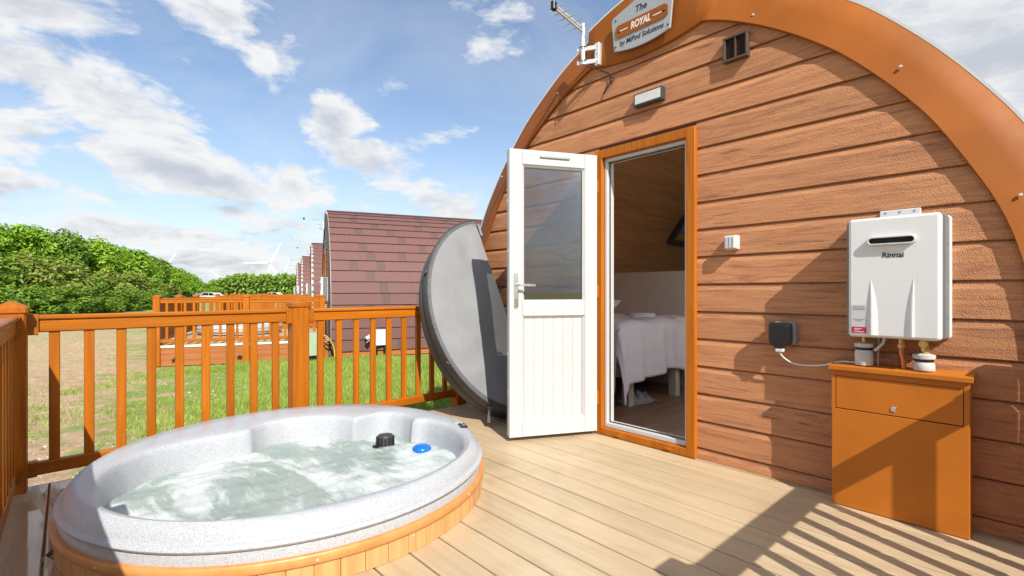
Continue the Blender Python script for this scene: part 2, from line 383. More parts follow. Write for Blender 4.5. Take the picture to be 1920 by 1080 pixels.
# ------------------------------------------------------------------ mesh helpers
class MB:
    def __init__(s): s.v = []; s.f = []; s.sm = False
    def add(s, vs, fs):
        o = len(s.v); s.v += [tuple(p) for p in vs]; s.f += [tuple(i+o for i in f) for f in fs]; return s
    def box(s, x0, x1, y0, y1, z0, z1):
        v = [(x,y,z) for x in (x0,x1) for y in (y0,y1) for z in (z0,z1)]
        return s.add(v, [(0,1,3,2),(4,6,7,5),(0,4,5,1),(2,3,7,6),(0,2,6,4),(1,5,7,3)])
    def loft(s, rings, caps=True, closed=True):
        n = len(rings[0]); o = len(s.v)
        for r in rings: s.v += [tuple(p) for p in r]
        for i in range(len(rings)-1):
            for j in range(n if closed else n-1):
                a = o+i*n+j; b = o+i*n+(j+1)%n
                s.f.append((a, b, b+n, a+n))
        if caps:
            s.f.append(tuple(o+j for j in reversed(range(n)))); e = o+(len(rings)-1)*n
            s.f.append(tuple(e+j for j in range(n)))
        return s
    def bar(s, p0, p1, w, h, ch=.004, up=Vector((0,0,1))):
        """bar from p0 to p1 (centre line), w across, h along up, chamfered edges"""
        p0, p1 = Vector(p0), Vector(p1); d = (p1-p0).normalized(); sd = d.cross(up).normalized(); u = sd.cross(d)
        a, b, c = w/2, h/2, min(ch, w/3, h/3)
        pr = [(-a+c,-b),(a-c,-b),(a,-b+c),(a,b-c),(a-c,b),(-a+c,b),(-a,b-c),(-a,-b+c)]
        return s.loft([[p + sd*x + u*y for x, y in pr] for p in (p0, p1)])
    def tube(s, pts, r, n=10, caps=True):
        pts = [Vector(p) for p in pts]; rings = []; prev = None
        rr = r if isinstance(r, (list, tuple)) else [r]*len(pts)
        for i, p in enumerate(pts):
            d = (pts[min(i+1, len(pts)-1)] - pts[max(i-1, 0)]).normalized()
            if prev is None:
                a = d.orthogonal().normalized()
            else:
                a = (prev - d*prev.dot(d)).normalized()
            prev = a; b = d.cross(a)
            rings.append([p + (a*math.cos(2*math.pi*k/n) + b*math.sin(2*math.pi*k/n))*rr[i] for k in range(n)])
        s.loft(rings, caps); s.sm = True; return s
    def rrect(s, x0, x1, z0, z1, r, y0, y1, ch=.004, n=4):
        """rounded rectangle in XZ, from back y1 to front y0 (front edge softened)"""
        def ring(i, y):
            pts = []
            q = max(r-i, .0005)
            for cx, cz, a0 in ((x1-i-q, z1-i-q, 0), (x0+i+q, z1-i-q, 90), (x0+i+q, z0+i+q, 180), (x1-i-q, z0+i+q, 270)):
                for k in range(n+1):
                    a = R(a0 + 90*k/n); pts.append((cx+q*math.cos(a), y, cz+q*math.sin(a)))
            return pts
        return s.loft([ring(0, y1), ring(0, y0+ch), ring(ch*.35, y0+ch*.3), ring(ch, y0)])
    def prism(s, outline, y0, y1):
        return s.loft([[(x, y1, z) for x, z in outline], [(x, y0, z) for x, z in outline]])
    def lathe(s, prof, cx, cy, n=32, caps=False):
        rings = [[(cx+r*math.cos(2*math.pi*k/n), cy+r*math.sin(2*math.pi*k/n), z) for k in range(n)] for r, z in prof]
        s.loft(rings, caps); s.sm = True; return s
    def mesh(s, name):
        me = bpy.data.meshes.new(name); me.from_pydata(s.v, [], s.f); me.update()
        import bmesh
        b = bmesh.new(); b.from_mesh(me); bmesh.ops.recalc_face_normals(b, faces=b.faces); b.to_mesh(me); b.free()
        return me
    def build(s, name, mat, parent=None, smooth=None):
        me = s.mesh(name); me.materials.append(MATS[mat])
        if s.sm if smooth is None else smooth:
            for p in me.polygons: p.use_smooth = True
            try: me.set_sharp_from_angle(angle=R(40))
            except Exception: pass
        return link(name, me, parent)
def link(name, me, parent=None):
    o = bpy.data.objects.new(name, me); col.objects.link(o)
    if parent is not None: attach(o, parent)
    return o
def attach(o, parent):
    o.parent = parent; o.matrix_parent_inverse = wm(parent).inverted()
def wm(o):
    """world matrix without a depsgraph update"""
    if o.parent is None: return o.matrix_basis.copy()
    return wm(o.parent) @ o.matrix_parent_inverse @ o.matrix_basis
def tag(o, label=None, cat=None, group=None, kind=None):
    for k, v in (('label', label), ('category', cat), ('group', group), ('kind', kind)):
        if v: o[k] = v
    return o
def thing(name, loc, label, cat, group=None, kind=None):
    o = bpy.data.objects.new(name, None); col.objects.link(o); o.location = loc; o.empty_display_size = .1
    return tag(o, label, cat, group, kind)
def kids(o): return [c for c in bpy.data.objects if c.parent == o]
KIDS = {}
def copy_tree(o, T, label=None, group=None):
    """copy of a thing with its parts and sub-parts, moved by the matrix T"""
    by = {}
    for x in bpy.data.objects:
        if x.parent: by.setdefault(x.parent.name, []).append(x)
    r = o.copy(); col.objects.link(r); r.matrix_basis = T @ o.matrix_basis
    def rec(src, dst):
        for ch in by.get(src.name, []):
            c = ch.copy(); col.objects.link(c); c.parent = dst; c.matrix_parent_inverse = ch.matrix_parent_inverse.copy()
            c.matrix_basis = ch.matrix_basis.copy(); rec(ch, c)
    rec(o, r)
    if label: r['label'] = label
    if group: r['group'] = group
    return r
def move_tree(o, T): o.matrix_basis = T @ o.matrix_basis
def text_mesh(txt, size, shear=0., bold=0.):
    c = bpy.data.curves.new('t', 'FONT'); c.body = txt; c.size = size; c.align_x = 'CENTER'; c.align_y = 'CENTER'; c.shear = shear
    c.offset = bold; c.extrude = .0006; c.resolution_u = 4
    o = bpy.data.objects.new('t', c); col.objects.link(o)
    dg = bpy.context.evaluated_depsgraph_get(); me = bpy.data.meshes.new_from_object(o.evaluated_get(dg))
    bpy.data.objects.remove(o); return me
def text_on_wall(name, txt, size, x, y, z, mat, parent, shear=0., bold=0., width=None):
    me = text_mesh(txt, size, shear, bold); me.materials.clear(); me.materials.append(MATS[mat])
    xs = [v.co.x for v in me.vertices]; k = 1.0
    if width: k = width/(max(xs)-min(xs))
    o = bpy.data.objects.new(name, me); col.objects.link(o)
    o.matrix_basis = Matrix.Translation((x, y, z)) @ Euler((R(90), 0, 0)).to_matrix().to_4x4() @ Matrix.Diagonal((k, 1, 1, 1))
    attach(o, parent); return o
def lerp_tab(tab, t):
    if t <= tab[0][0]: return tab[0][1]
    for (a, b), (c, d) in zip(tab, tab[1:]):
        if t <= c: return b + (d-b)*(t-a)/(c-a)
    return tab[-1][1]

# ------------------------------------------------------------------ ground and far setting
GZ = -0.43
def ground():
    m = MB(); n = 60; S = 30.
    hv = {}
    for i in range(n+1):
        for j in range(n+1):
            x = -S+2*S*i/n - 8; y = -S+2*S*j/n
            z = GZ + .03*math.sin(x*.9)*math.cos(y*1.1) + random.uniform(-.012, .012)
            if i in (0, n) or j in (0, n): z = GZ
            hv[i, j] = len(m.v); m.v.append((x, y, z))
    for i in range(n):
        for j in range(n): m.f.append((hv[i,j], hv[i+1,j], hv[i+1,j+1], hv[i,j+1]))
    # skirt out to the horizon
    x0, x1, y0, y1, B = -S-8, S-8, -S, S, 4000
    o = len(m.v)
    m.v += [(x0,y0,GZ),(x1,y0,GZ),(x1,y1,GZ),(x0,y1,GZ),(-B,-B,GZ),(B,-B,GZ),(B,B,GZ),(-B,B,GZ)]
    m.f += [(o,o+4,o+5,o+1),(o+1,o+5,o+6,o+2),(o+2,o+6,o+7,o+3),(o+3,o+7,o+4,o)]
    g = m.build('ground', 'ground_soil_grass', smooth=True)
    tag(g, 'worn soil and lawn around the pods', None, kind='structure')
ground()

def grass():
    m = MB(); rnd = random.Random(3)
    def patch(x, y):
        return math.sin(x*1.7+y*.9)+math.sin(x*.6-y*2.3+1.2)+math.sin(x*3.1+y*2.2+.5)*.6
    cnt = 0
    while cnt < 80000:
        x = -4.0 - 9.0*rnd.random()**.8; y = rnd.uniform(-3.2, 7.5)
        if y > 6.5 + x*.1 or (x < -11.2 and y > 1.0): continue
        pl = (y + .1*x)*.9 + patch(x, y)*.45
        pr = 1.0 if pl > .7 else (.5 if pl > .1 else (.22 if patch(x*1.3, y*1.1) > .5 else .03))
        if rnd.random() > pr: continue
        cnt += 1
        h = rnd.uniform(.035, .085)*(1.2 if pl > .7 else .7); a = rnd.uniform(0, 6.283); wd = rnd.uniform(.003, .006)
        lx, ly = rnd.gauss(0, .03), rnd.gauss(0, .03); ca, sa = math.cos(a)*wd, math.sin(a)*wd
        z = GZ - .03
        o = len(m.v)
        m.v += [(x-ca, y-sa, z), (x+ca, y+sa, z), (x+lx*.4+ca*.7, y+ly*.4+sa*.7, z+h*.6), (x+lx, y+ly, z+h+.03), (x+lx*.4-ca*.7, y+ly*.4-sa*.7, z+h*.6)]
        m.f += [(o, o+1, o+2, o+4), (o+4, o+2, o+3)]
    me = bpy.data.meshes.new('grass'); me.from_pydata(m.v, [], m.f); me.update(); me.materials.append(MATS['grass_blade'])
    tag(link('grass', me), 'short green lawn grass between the railing and the next pod', 'grass', kind='stuff')
grass()
def litter():
    m = MB(); r_ = random.Random(9)
    for k in range(9000):
        x = -4.0 - 16*r_.random()**1.2; y = r_.uniform(-5.5, 2.6)
        if x < -11.0 and y > 1.0: continue
        s_ = r_.uniform(.004, .013)*(1 if r_.random() < .93 else 2.2); a = r_.uniform(0, 6.28); z = GZ + .03*math.sin(x*.9)*math.cos(y*1.1)
        o = len(m.v)
        for q in range(4):
            b = a+q*1.57; m.v.append((x+s_*r_.uniform(.7,1.3)*math.cos(b), y+s_*r_.uniform(.7,1.3)*math.sin(b), z-.004))
        m.v.append((x+r_.uniform(-.3,.3)*s_, y+r_.uniform(-.3,.3)*s_, z+s_*r_.uniform(.5,1.0)))
        m.f += [(o,o+1,o+4),(o+1,o+2,o+4),(o+2,o+3,o+4),(o+3,o,o+4)]
    me = bpy.data.meshes.new('soil_clods'); me.from_pydata(m.v, [], m.f); me.update(); me.materials.append(MATS['clod'])
    tag(link('soil_clods', me), 'crumbs of dry soil and small stones on the worn ground', 'soil', kind='stuff')
litter()

# ------------------------------------------------------------------ the near deck
DECK_X0, DECK_X1, PITCH = -3.72, .20, .157
TC = Vector((-2.71, .93)); TR = .92
def deck():
    d = thing('deck', (-1.75, 1.4, 0), 'tan composite plank deck round the hot tub', None, kind='structure')
    y = -.07 - PITCH*2; i = 0
    while y < 2.93:
        y0, y1 = y+.0042, min(y+PITCH-.0042, 2.935)
        def ch(yy):
            dy = yy-TC.y
            return math.sqrt(TR*TR-dy*dy) if abs(dy) < TR else None
        a, b = ch(y0), ch(y1)
        mat = 'deck_wet_x' if y < .02 else 'deck_tan_x'
        segs = []
        if a is None and b is None: segs.append(((DECK_X0, DECK_X0), (DECK_X1, DECK_X1)))
        else:
            a = a or 0.; b = b or 0.
            if TC.x-max(a, b) > DECK_X0+.02: segs.append(((DECK_X0, DECK_X0), (TC.x-a, TC.x-b)))
            segs.append(((TC.x+a, TC.x+b), (DECK_X1, DECK_X1)))
        for (l0, l1), (r0, r1) in segs:
            m = MB(); c = .003
            def ring(xa, xb):
                pr = [(y0, -.025), (y0, -c), (y0+c, 0), (y1-c, 0), (y1, -c), (y1, -.025)]
                return [((xa + (xb-xa)*(yy-y0)/(y1-y0)), yy, zz) for yy, zz in pr]
            m.loft([ring(l0, l1), ring(r0, r1)])
            o = m.build('deck_board', mat, d); o.location.z = random.uniform(-.0008, .0008)
        y += PITCH; i += 1
    MB().box(DECK_X0, DECK_X1, 1.95, 2.93, -.0266, -.0256).build('dark_gap_sheet', 'black_gap', d)  # black sheet added under the boards to darken their gaps
    MB().box(-1.65, DECK_X1, -.38, 1.945, -.0266, -.0256).build('dark_gap_sheet', 'black_gap', d)
    # cream trim strip at the wall foot and joists below
    MB().box(DECK_X0, DECK_X1, 2.938, 2.95, -.02, .004).build('edge_strip', 'deck_tan_x', d)
    for k in range(7):
        x = DECK_X0+.05+k*.63
        if abs(x-TC.x) < 1.0:
            MB().box(x, x+.05, 1.92, 2.93, -.17, -.027).build('joist', 'oak_plinth_y', d)
        else: MB().box(x, x+.05, -.38, 2.93, -.17, -.027).build('joist', 'oak_plinth_y', d)
    MB().box(DECK_X0-.02, DECK_X0-.004, -.385, 2.93, -.4, -.003).build('rim_board', 'oak_plinth_y', d)
deck()

# ------------------------------------------------------------------ railings
def post(parent, x, y, ang, z0=-.40, h=.955):
    m = MB(); s = .059
    def sq(a, z):
        pts = []
        for sx, sy in ((1,1),(-1,1),(-1,-1),(1,-1)):
            for kx, ky in (((1,.86),(.86,1)) if sx*sy > 0 else ((.86,1),(1,.86))):
                pts.append((sx*a*kx, sy*a*ky))
        return [(x + px*math.cos(ang)-py*math.sin(ang), y + px*math.sin(ang)+py*math.cos(ang), z) for px, py in pts]
    p = m.loft([sq(s, z0), sq(s, h)]).build('post', 'oak_foil_z', parent)
    c = MB().loft([sq(s+.003, h-.012), sq(s+.008, h-.008), sq(s+.008, h+.018), sq(s+.002, h+.024), sq(.012, h+.05)]).build('post_cap', 'oak_foil_x', p)
    return p
def railing(name, label, p0, p1, posts, cat='railing', group=None, base=None, full=True, spacing=.145, z0=-.40, starts=None, deep=.043):
    """p0->p1 is the centre line in plan; posts are distances along it"""
    p0, p1 = Vector(p0).to_3d(), Vector(p1).to_3d(); d = (p1-p0).normalized(); ang = math.atan2(d.y, d.x)
    t = thing(name, (p0.x, p0.y, z0), label, cat, group)
    ax = 'x' if abs(d.x) > abs(d.y) else 'y'
    for s in posts:
        if s is not None: post(t, *(p0+d*s).xy, ang, z0)
    for i, (a, b) in enumerate(zip(posts, posts[1:])):
        A, B = p0+d*(a+.058), p0+d*(b-.058); Z = Vector((0,0,1))
        tr = MB(); tr.bar(A+Z*.868, B+Z*.868, .052, .066, .006); tr.bar(A+Z*.9165, B+Z*.9165, .070, .027, .007)
        o = tr.build('top_rail', 'oak_foil_'+ax, t)
        MB().bar(A+Z*.09, B+Z*.09, .05, .07, .008).build('bottom_rail', 'oak_foil_'+ax, t)
        if full:
            for e, sg in ((A, 1), (B, -1)):
                MB().bar(e+Z*.878, e+d*sg*.042+Z*.878, .078, .112, .005).build('rail_sleeve', 'oak_foil_'+ax, t)
                MB().bar(e+Z*.09, e+d*sg*.038+Z*.09, .060, .082, .005).build('rail_sleeve', 'oak_foil_'+ax, t)
        L = (b-a) - .116; s0 = starts[i] if starts else None
        mg = .107; n = max(1, round((L-2*mg)/spacing)+1); sp = (L-2*mg)/max(1, n-1)
        me = None
        for k in range(n):
            c = A + d*(mg+sp*k)
            if me is None:
                me = MB().bar((0,0,.118), (0,0,.845), .046, deep, .004, up=Vector((1,0,0))).mesh('baluster'); me.materials.append(MATS['oak_foil_z'])
            o = link('baluster', me); o.location = (c.x, c.y, 0); o.rotation_euler = (0, 0, ang+R(90)); attach(o, t)
    return t
railing('railing', 'orange wood effect railing behind the hot tub, running up to the grey cover', (-3.735,-.215), (-3.875,2.88), [0, 1.505, 3.03], deep=.030)
railing('railing', 'orange wood effect railing at the left edge of the picture, seen along its length', (-3.735+.06,-.217), (.11,-.232), [None and 0 or .0, 1.9, 3.79], z0=-.40)
railing('railing', 'orange wood effect railing at the right edge, out of frame, striping the deck with shadow', (.118,-.232), (.118,2.86), [0.0, 1.55, 3.03])

# ------------------------------------------------------------------ pod profile (offset from the centre line against height)
XC, YF = -1.905, 2.97
IN = [(-.5,1.80),(-.1,1.83),(.3,1.865),(.6,1.878),(.85,1.872),(1.0,1.852),(1.161,1.825),(1.27,1.802),(1.385,1.766),(1.488,1.723),(1.645,1.642),(1.747,1.588),(1.857,1.526),(1.996,1.423),(2.121,1.319),(2.297,1.157),(2.467,.947),(2.598,.752),(2.70,.561),(2.744,.448),(2.80,.24),(2.83,.0)]
OUT = [(-.5,2.0),(-.1,2.035),(.3,2.072),(.6,2.086),(.9,2.07),(1.2,2.03),(1.48,1.95),(1.75,1.825),(1.86,1.762),(1.963,1.694),(2.065,1.625),(2.18,1.54),(2.285,1.455),(2.41,1.345),(2.54,1.22),(2.705,1.01),(2.845,.81),(2.935,.639),(3.01,.494),(3.075,.33),(3.132,.145),(3.15,.0)]
def off_in(z): return lerp_tab(IN, z)
def resample(tab, n):
    """n points evenly along the half profile, from the foot to the apex: (offset, z)"""
    pts = [(o, z) for z, o in tab]; ds = [0]
    for (a, b), (c, d) in zip(pts, pts[1:]): ds.append(ds[-1]+math.hypot(c-a, d-b))
    out = []
    for i in range(n):
        t = ds[-1]*i/(n-1)
        for k in range(len(pts)-1):
            if t <= ds[k+1]+1e-9:
                u = (t-ds[k])/(ds[k+1]-ds[k]); out.append((pts[k][0]+(pts[k+1][0]-pts[k][0])*u, pts[k][1]+(pts[k+1][1]-pts[k][1])*u)); break
    return out, ds[-1]
def smooth_prof(p, it=3):
    for _ in range(it):
        q = p[:]
        for i in range(1, len(p)-1): q[i] = tuple((p[i-1][k]+2*p[i][k]+p[i+1][k])/4 for k in (0, 1))
        p = q
    return p
def fascia(parent, y_in, y_back, z0=-.3, mat='fascia_tan', grow=1.):
    """bargeboard round the arch: leans back towards its outer edge, scalloped plate at the apex"""
    N_ = 72
    pin, _ = resample([t for t in IN if t[0] >= -.1], N_); pout, _ = resample([t for t in OUT if t[0] >= -.1], N_)
    pin, pout = smooth_prof(pin), [(o*grow, z+(z-1.0)*(grow-1)*.6) for o, z in smooth_prof(pout)]
    def zin(o, z):
        if o < .448: return 2.690 + .060*(o/.448)**2
        return z
    rings = []
    for sgn in (-1, 1):
        seq = range(N_) if sgn < 0 else range(N_-2, -1, -1)
        for i in seq:
            (oi, zi), (oo, zo) = pin[i], pout[i]
            xi, xo = XC+sgn*oi, XC+sgn*oo; z_ = zin(oi, zi); y_out = y_back if oi > .47 else min(y_back, y_in+.012)
            rings.append([(xi, y_in+.03, z_), (xi, y_in+.004, z_), (xi+(xo-xi)*.02, y_in, z_+(zo-z_)*.02), (xi+(xo-xi)*.5, (y_in*.55+y_out*.45), (z_+zo)/2),
                          (xo-(xo-xi)*.015, y_out-.002, zo-(zo-z_)*.015), (xo, y_out+.004, zo), (xo, y_out+.05, zo)])
    m = MB(); m.loft(rings, caps=True, closed=True); m.sm = True
    f_ = m.build('fascia', mat, parent)
    e = MB(); q_ = []
    for r in rings:
        p_ = Vector(r[5]); o_ = Vector((p_.x-XC, 0, p_.z-.9)).normalized(); y_ = Vector((0, 1, 0))
        q_.append([p_-y_*.007-o_*.002, p_-y_*.007+o_*.010, p_+y_*.07+o_*.010, p_+y_*.07-o_*.002])
    e.loft(q_, caps=True); e.build('edge_trim', 'white_plastic' if mat == 'fascia_tan' else 'roof_trim', f_)
    return f_

DX0, DX1, DZ1 = -2.300, -1.512, 2.105
def clad_board(z0, x0f, x1f):
    """one board: chamfered top, small lip at the foot; ends given as functions of height"""
    h = .172
    pr = [(2.9755, z0), (2.9570, z0), (2.9550, z0+.003), (2.9550, z0+.132), (2.9640, z0+.158), (2.9650, z0+.163), (2.9745, z0+.164), (2.9745, z0+h-.0005), (2.9755, z0+h-.0005)]
    m = MB(); m.loft([[(x0f(z), y, z) for y, z in pr], [(x1f(z), y, z) for y, z in pr]]); return m
def pod():
    p = thing('camping_pod', (XC, YF, 0), 'brown timber clad arched camping pod with its white door standing open', 'cabin')
    # cladding boards
    k = -3
    while True:
        z0 = .076 + .172*k
        if z0 > 2.80: break
        L = lambda z: XC-(off_in(min(z, 2.83))+ .05); Rr = lambda z: XC+(off_in(min(z, 2.83))+.05)
        if z0+.172 <= -.2: k += 1; continue
        if z0 < DZ1-.02 and z0+.172 > -.02:
            clad_board(z0, L, lambda z: DX0+.01).build('cladding_board', 'cladding_brown', p)
            clad_board(z0, lambda z: DX1-.01, Rr).build('cladding_board', 'cladding_brown', p)
        else:
            clad_board(z0, L, Rr).build('cladding_board', 'cladding_brown', p)
        k += 1
    # wall core behind the boards
    m = MB(); zs = [-.3] + [-.3+.1*i for i in range(1, 32)]
    zs = sorted(set([z for z in zs if z < 2.8] + [DZ1]))
    for a, b in zip(zs, zs[1:]):
        if b <= DZ1+1e-6:
            for (l0, l1, r0, r1) in ((XC-off_in(a)-.06, XC-off_in(b)-.06, DX0+.02, DX0+.02), (DX1-.02, DX1-.02, XC+off_in(a)+.06, XC+off_in(b)+.06)):
                m.loft([[(l0, y, a), (r0, y, a), (r1, y, b), (l1, y, b)] for y in (2.976, 3.06)])
        else: m.loft([[(XC-off_in(a)-.06, y, a), (XC+off_in(a)+.06, y, a), (XC+off_in(b)+.06, y, b), (XC-off_in(b)-.06, y, b)] for y in (2.976, 3.06)])
    m.build('wall_core', 'brown_plastic', p)
    f = fascia(p, 2.930, 3.015, grow=1.008)
    # studs along the fascia
    for (x, z) in ((-1.165,2.66), (-.487,2.13), (-2.69,2.665), (-.09,1.46), (-3.38,2.11), (-3.66,1.46)):
        MB().lathe([(0,0),(.007,0),(.008,.004),(.006,.012),(0,.013)], 0, 0, 10).build('stud', 'galvanised', f)
        o = bpy.data.objects['stud'] if False else col.objects[-1]
        o.matrix_basis = o.matrix_basis @ Matrix.Translation((x, 2.948, z)) @ Euler((R(90),0,0)).to_matrix().to_4x4()
    # roof skin with shingle courses, open for the left roof light and two added on the right
    NP = 17
    po, _ = resample([t for t in OUT if t[0] >= -.3], NP)
    WIN = [(-1, 1.86, 2.16, 5.95, 6.55, 'clear_glass'), (1, 1.80, 2.22, 6.9, 8.5, 'clear_glass'), (1, 1.20, 2.72, 3.18, 4.95, 'added_blind_white')]  # both right-side openings are added to light the room
    cuts = sorted({3.068, 9.0} | {w_[3] for w_ in WIN} | {w_[4] for w_ in WIN})
    def pierced(sd, zm, ya, yb, grow=0.):
        return any(sd == w_[0] and w_[1]-grow < zm < w_[2]+grow and ya >= w_[3]-1e-6 and yb <= w_[4]+1e-6 for w_ in WIN)
    def prof_at(z, g=0.): return lerp_tab(OUT, z)-g
    # roof strips cut at the window edges
    zs_ = sorted({z for o, z in po} | {w_[1] for w_ in WIN} | {w_[2] for w_ in WIN})
    m = MB()
    for sd in (-1, 1):
        for za, zb in zip(zs_, zs_[1:]):
            for ya, yb in zip(cuts, cuts[1:]):
                if pierced(sd, (za+zb)/2, ya, yb): continue
                m.add([(XC+sd*prof_at(za), ya, za), (XC+sd*prof_at(zb), ya, zb), (XC+sd*prof_at(zb), yb, zb), (XC+sd*prof_at(za), yb, za)], [(0,1,2,3)])
    m.build('roof', 'roof_red', p)
    # pine lining boards inside
    pi_, _ = resample([(z, max(o-.03, 0)) for z, o in IN if z >= -.1], 24)
    fi = [(-o, z) for o, z in pi_] + [(o, z) for o, z in reversed(pi_[:-1])]
    for i in range(len(fi)-1):
        (a0, z0), (a1, z1) = fi[i], fi[i+1]; sd = -1 if a0+a1 < 0 else 1
        n = Vector((z1-z0, 0, -(a1-a0))).normalized()   # towards the room
        segs = []
        c2 = [3.061 if c_ == 3.068 else (8.98 if c_ == 9.0 else c_) for c_ in cuts]
        for (ya, yb), (ca, cb) in zip(zip(c2, c2[1:]), zip(cuts, cuts[1:])):
            if pierced(sd, (z0+z1)/2, ca, cb, .0): continue
            if segs and abs(segs[-1][1]-ya) < 1e-6: segs[-1] = (segs[-1][0], yb)
            else: segs.append((ya, yb))
        g = .004; dx, dz = (a1-a0), (z1-z0); ln = math.hypot(dx, dz); ux, uz = dx/ln, dz/ln
        for ya, yb in segs:
            b = MB(); q = []
            for y in (ya, yb):
                q.append([(XC+a0, y, z0), (XC+a0+n.x*.010, y, z0+n.z*.010), (XC+a0+ux*g+n.x*.014, y, z0+uz*g+n.z*.014),
                          (XC+a1-ux*g+n.x*.014, y, z1-uz*g+n.z*.014), (XC+a1+n.x*.010, y, z1+n.z*.010), (XC+a1, y, z1)])
            b.loft(q); b.build('lining_board', 'pine_y', p)
    # far end wall with an added window, and floor
    m = MB(); zs2 = [-.1, .3, .6, .95, 1.3, 1.6, 1.9, 2.1, 2.35, 2.6, 2.8]
    for a, b in zip(zs2, zs2[1:]):
        cols = [(-1, -.7), (.7, 1)] if .9 < a and b < 2.15 else [(-1, 1)]
        for l, r in cols:
            q = []
            for z in (a, b):
                o = off_in(z); q += [(XC+(l if abs(l) < 1 else l*o), 9.0, z), (XC+(r if abs(r) < 1 else r*o), 9.0, z)]
            m.add([q[0], q[1], q[3], q[2]], [(0,1,2,3)])
    m.build('end_wall', 'pine_y', p)
    rw = MB().box(XC-.72, XC+.72, 8.97, 9.03, 1.50, 1.54).build('added_rear_window', 'white_upvc', p)  # unseen window added to let more daylight into the room
    MB().add([(XC-.7,9.005,.95),(XC+.7,9.005,.95),(XC+.7,9.005,2.1),(XC-.7,9.005,2.1)], [(0,1,2,3)]).build('pane', 'clear_glass', rw)
    for i in range(19):
        x = -3.76+i*.196
        MB().box(x+.001, x+.195, 3.0, 8.98, -.02, .028).build('floor_board', 'laminate_y', p)
    # roof lights: left one real, both right ones added to brighten the room
    for (sd, zl, zh, ya_, yb_, pm) in WIN:
        A = Vector((XC+sd*prof_at(zl), 0, zl)); B = Vector((XC+sd*prof_at(zh), 0, zh)); u = B-A; nn = Vector((sd*u.z, 0, -sd*u.x)).normalized()
        if nn.z < 0: nn = -nn
        rl = MB(); k = .05/u.length
        for (ya, yb, s0, s1) in ((ya_-.02, ya_+.05, 0, 1), (yb_-.05, yb_+.02, 0, 1), (ya_+.05, yb_-.05, 0, k), (ya_+.05, yb_-.05, 1-k, 1)):
            rl.loft([[A+u*s0-nn*.30+Vector((0,y,0)), A+u*s1-nn*.30+Vector((0,y,0)), A+u*s1+nn*.05+Vector((0,y,0)), A+u*s0+nn*.05+Vector((0,y,0))] for y in (ya, yb)])
        rlo = rl.build('real_or_added_roof_light', 'dark_grey', p)
        MB().add([A+Vector((0,ya_,0)), B+Vector((0,ya_,0)), B+Vector((0,yb_,0)), A+Vector((0,yb_,0))], [(0,1,2,3)]).build('pane' if pm == 'clear_glass' else 'added_blind', pm, rlo)
    # door frame: oak outside, white inside
    fr = MB(); Y0, Y1 = 2.925, 3.0; W = .062
    def frame(m, x0, x1, z0, z1, w, ya, yb, bot=None):
        bot = w if bot is None else bot
        o = [(x0,z0),(x1,z0),(x1,z1),(x0,z1)]; i = [(x0+w,z0+bot),(x1-w,z0+bot),(x1-w,z1-w),(x0+w,z1-w)]; c = .004
        oc = [(x0+c,z0+c),(x1-c,z0+c),(x1-c,z1-c),(x0+c,z1-c)]; ic = [(a-(c if k in (0,3) else -c), b-(c if k in (0,1) else -c)) for k, (a, b) in enumerate(i)]
        P = lambda q, y: [(a, y, b) for a, b in q]
        rings = [P(o, yb), P(o, ya+c), P(oc, ya), P(ic, ya), P(i, ya+c), P(i, yb), P(o, yb)]
        return m.loft(rings, caps=False)
    fo = frame(fr, DX0, DX1, .004, DZ1, W, Y0, Y1, .052).build('door_frame', 'oak_foil_z', p)
    frame(MB(), DX0+W+.001, DX1-W-.001, .057, DZ1-W-.001, .024, 2.958, 3.04, .034).build('frame_liner', 'white_upvc', fo)
    frame(MB(), DX0+W+.026, DX1-W-.026, .092, DZ1-W-.026, .006, 2.985, 2.993).build('gasket', 'black_plastic', fo)
    for x in (-2.10, -1.70): MB().rrect(x-.022, x+.022, .016, .032, .006, 2.917, 2.926, .003).build('drain_cap', 'oak_foil_x', fo)
    for z in (.27, 1.06, 1.84): MB().rrect(DX0+.008, DX0+.034, z-.05, z+.05, .004, 2.900, 2.926, .004).build('hinge', 'oak_foil_z', fo)
    # door leaf standing open, built closed-flat then swung on its hinge
    lf = bpy.data.objects.new('door', None); col.objects.link(lf); lf.empty_display_size = .1
    hinge = Vector((-2.290, 2.918, 0)); free = Vector((-2.588, 2.313, 0)); Wd = (free-hinge).length
    ux = (hinge-free).normalized(); uy = Vector((-ux.y, ux.x, 0))   # local x runs from free edge to hinge, local -y faces the camera
    lf.matrix_basis = Matrix(((ux.x, uy.x, 0, free.x), (ux.y, uy.y, 0, free.y), (0, 0, 1, 0), (0, 0, 0, 1)))
    lf['label'] = 'white half glazed door leaf swung open'
    attach_keep(lf, p)
    def dpart(m, name, mat, par=lf, **k):
        o = m.build(name, mat, None, **k); o.parent = par; return o
    zb, zt = .030, 2.066; st = .098
    th = .062
    for (x0, x1, z0, z1, nm) in ((0, st, zb, zt, 'stile'), (Wd-st, Wd, zb, zt, 'stile'), (st+.0005, Wd-st-.0005, zt-.105, zt, 'head_rail'), (st+.0005, Wd-st-.0005, .885, .985, 'middle_rail'), (st+.0005, Wd-st-.0005, zb, .135, 'foot_rail')):
        dpart(MB().rrect(x0, x1, z0, z1, .002, -.031, .031, .004, 2), nm, 'white_upvc')
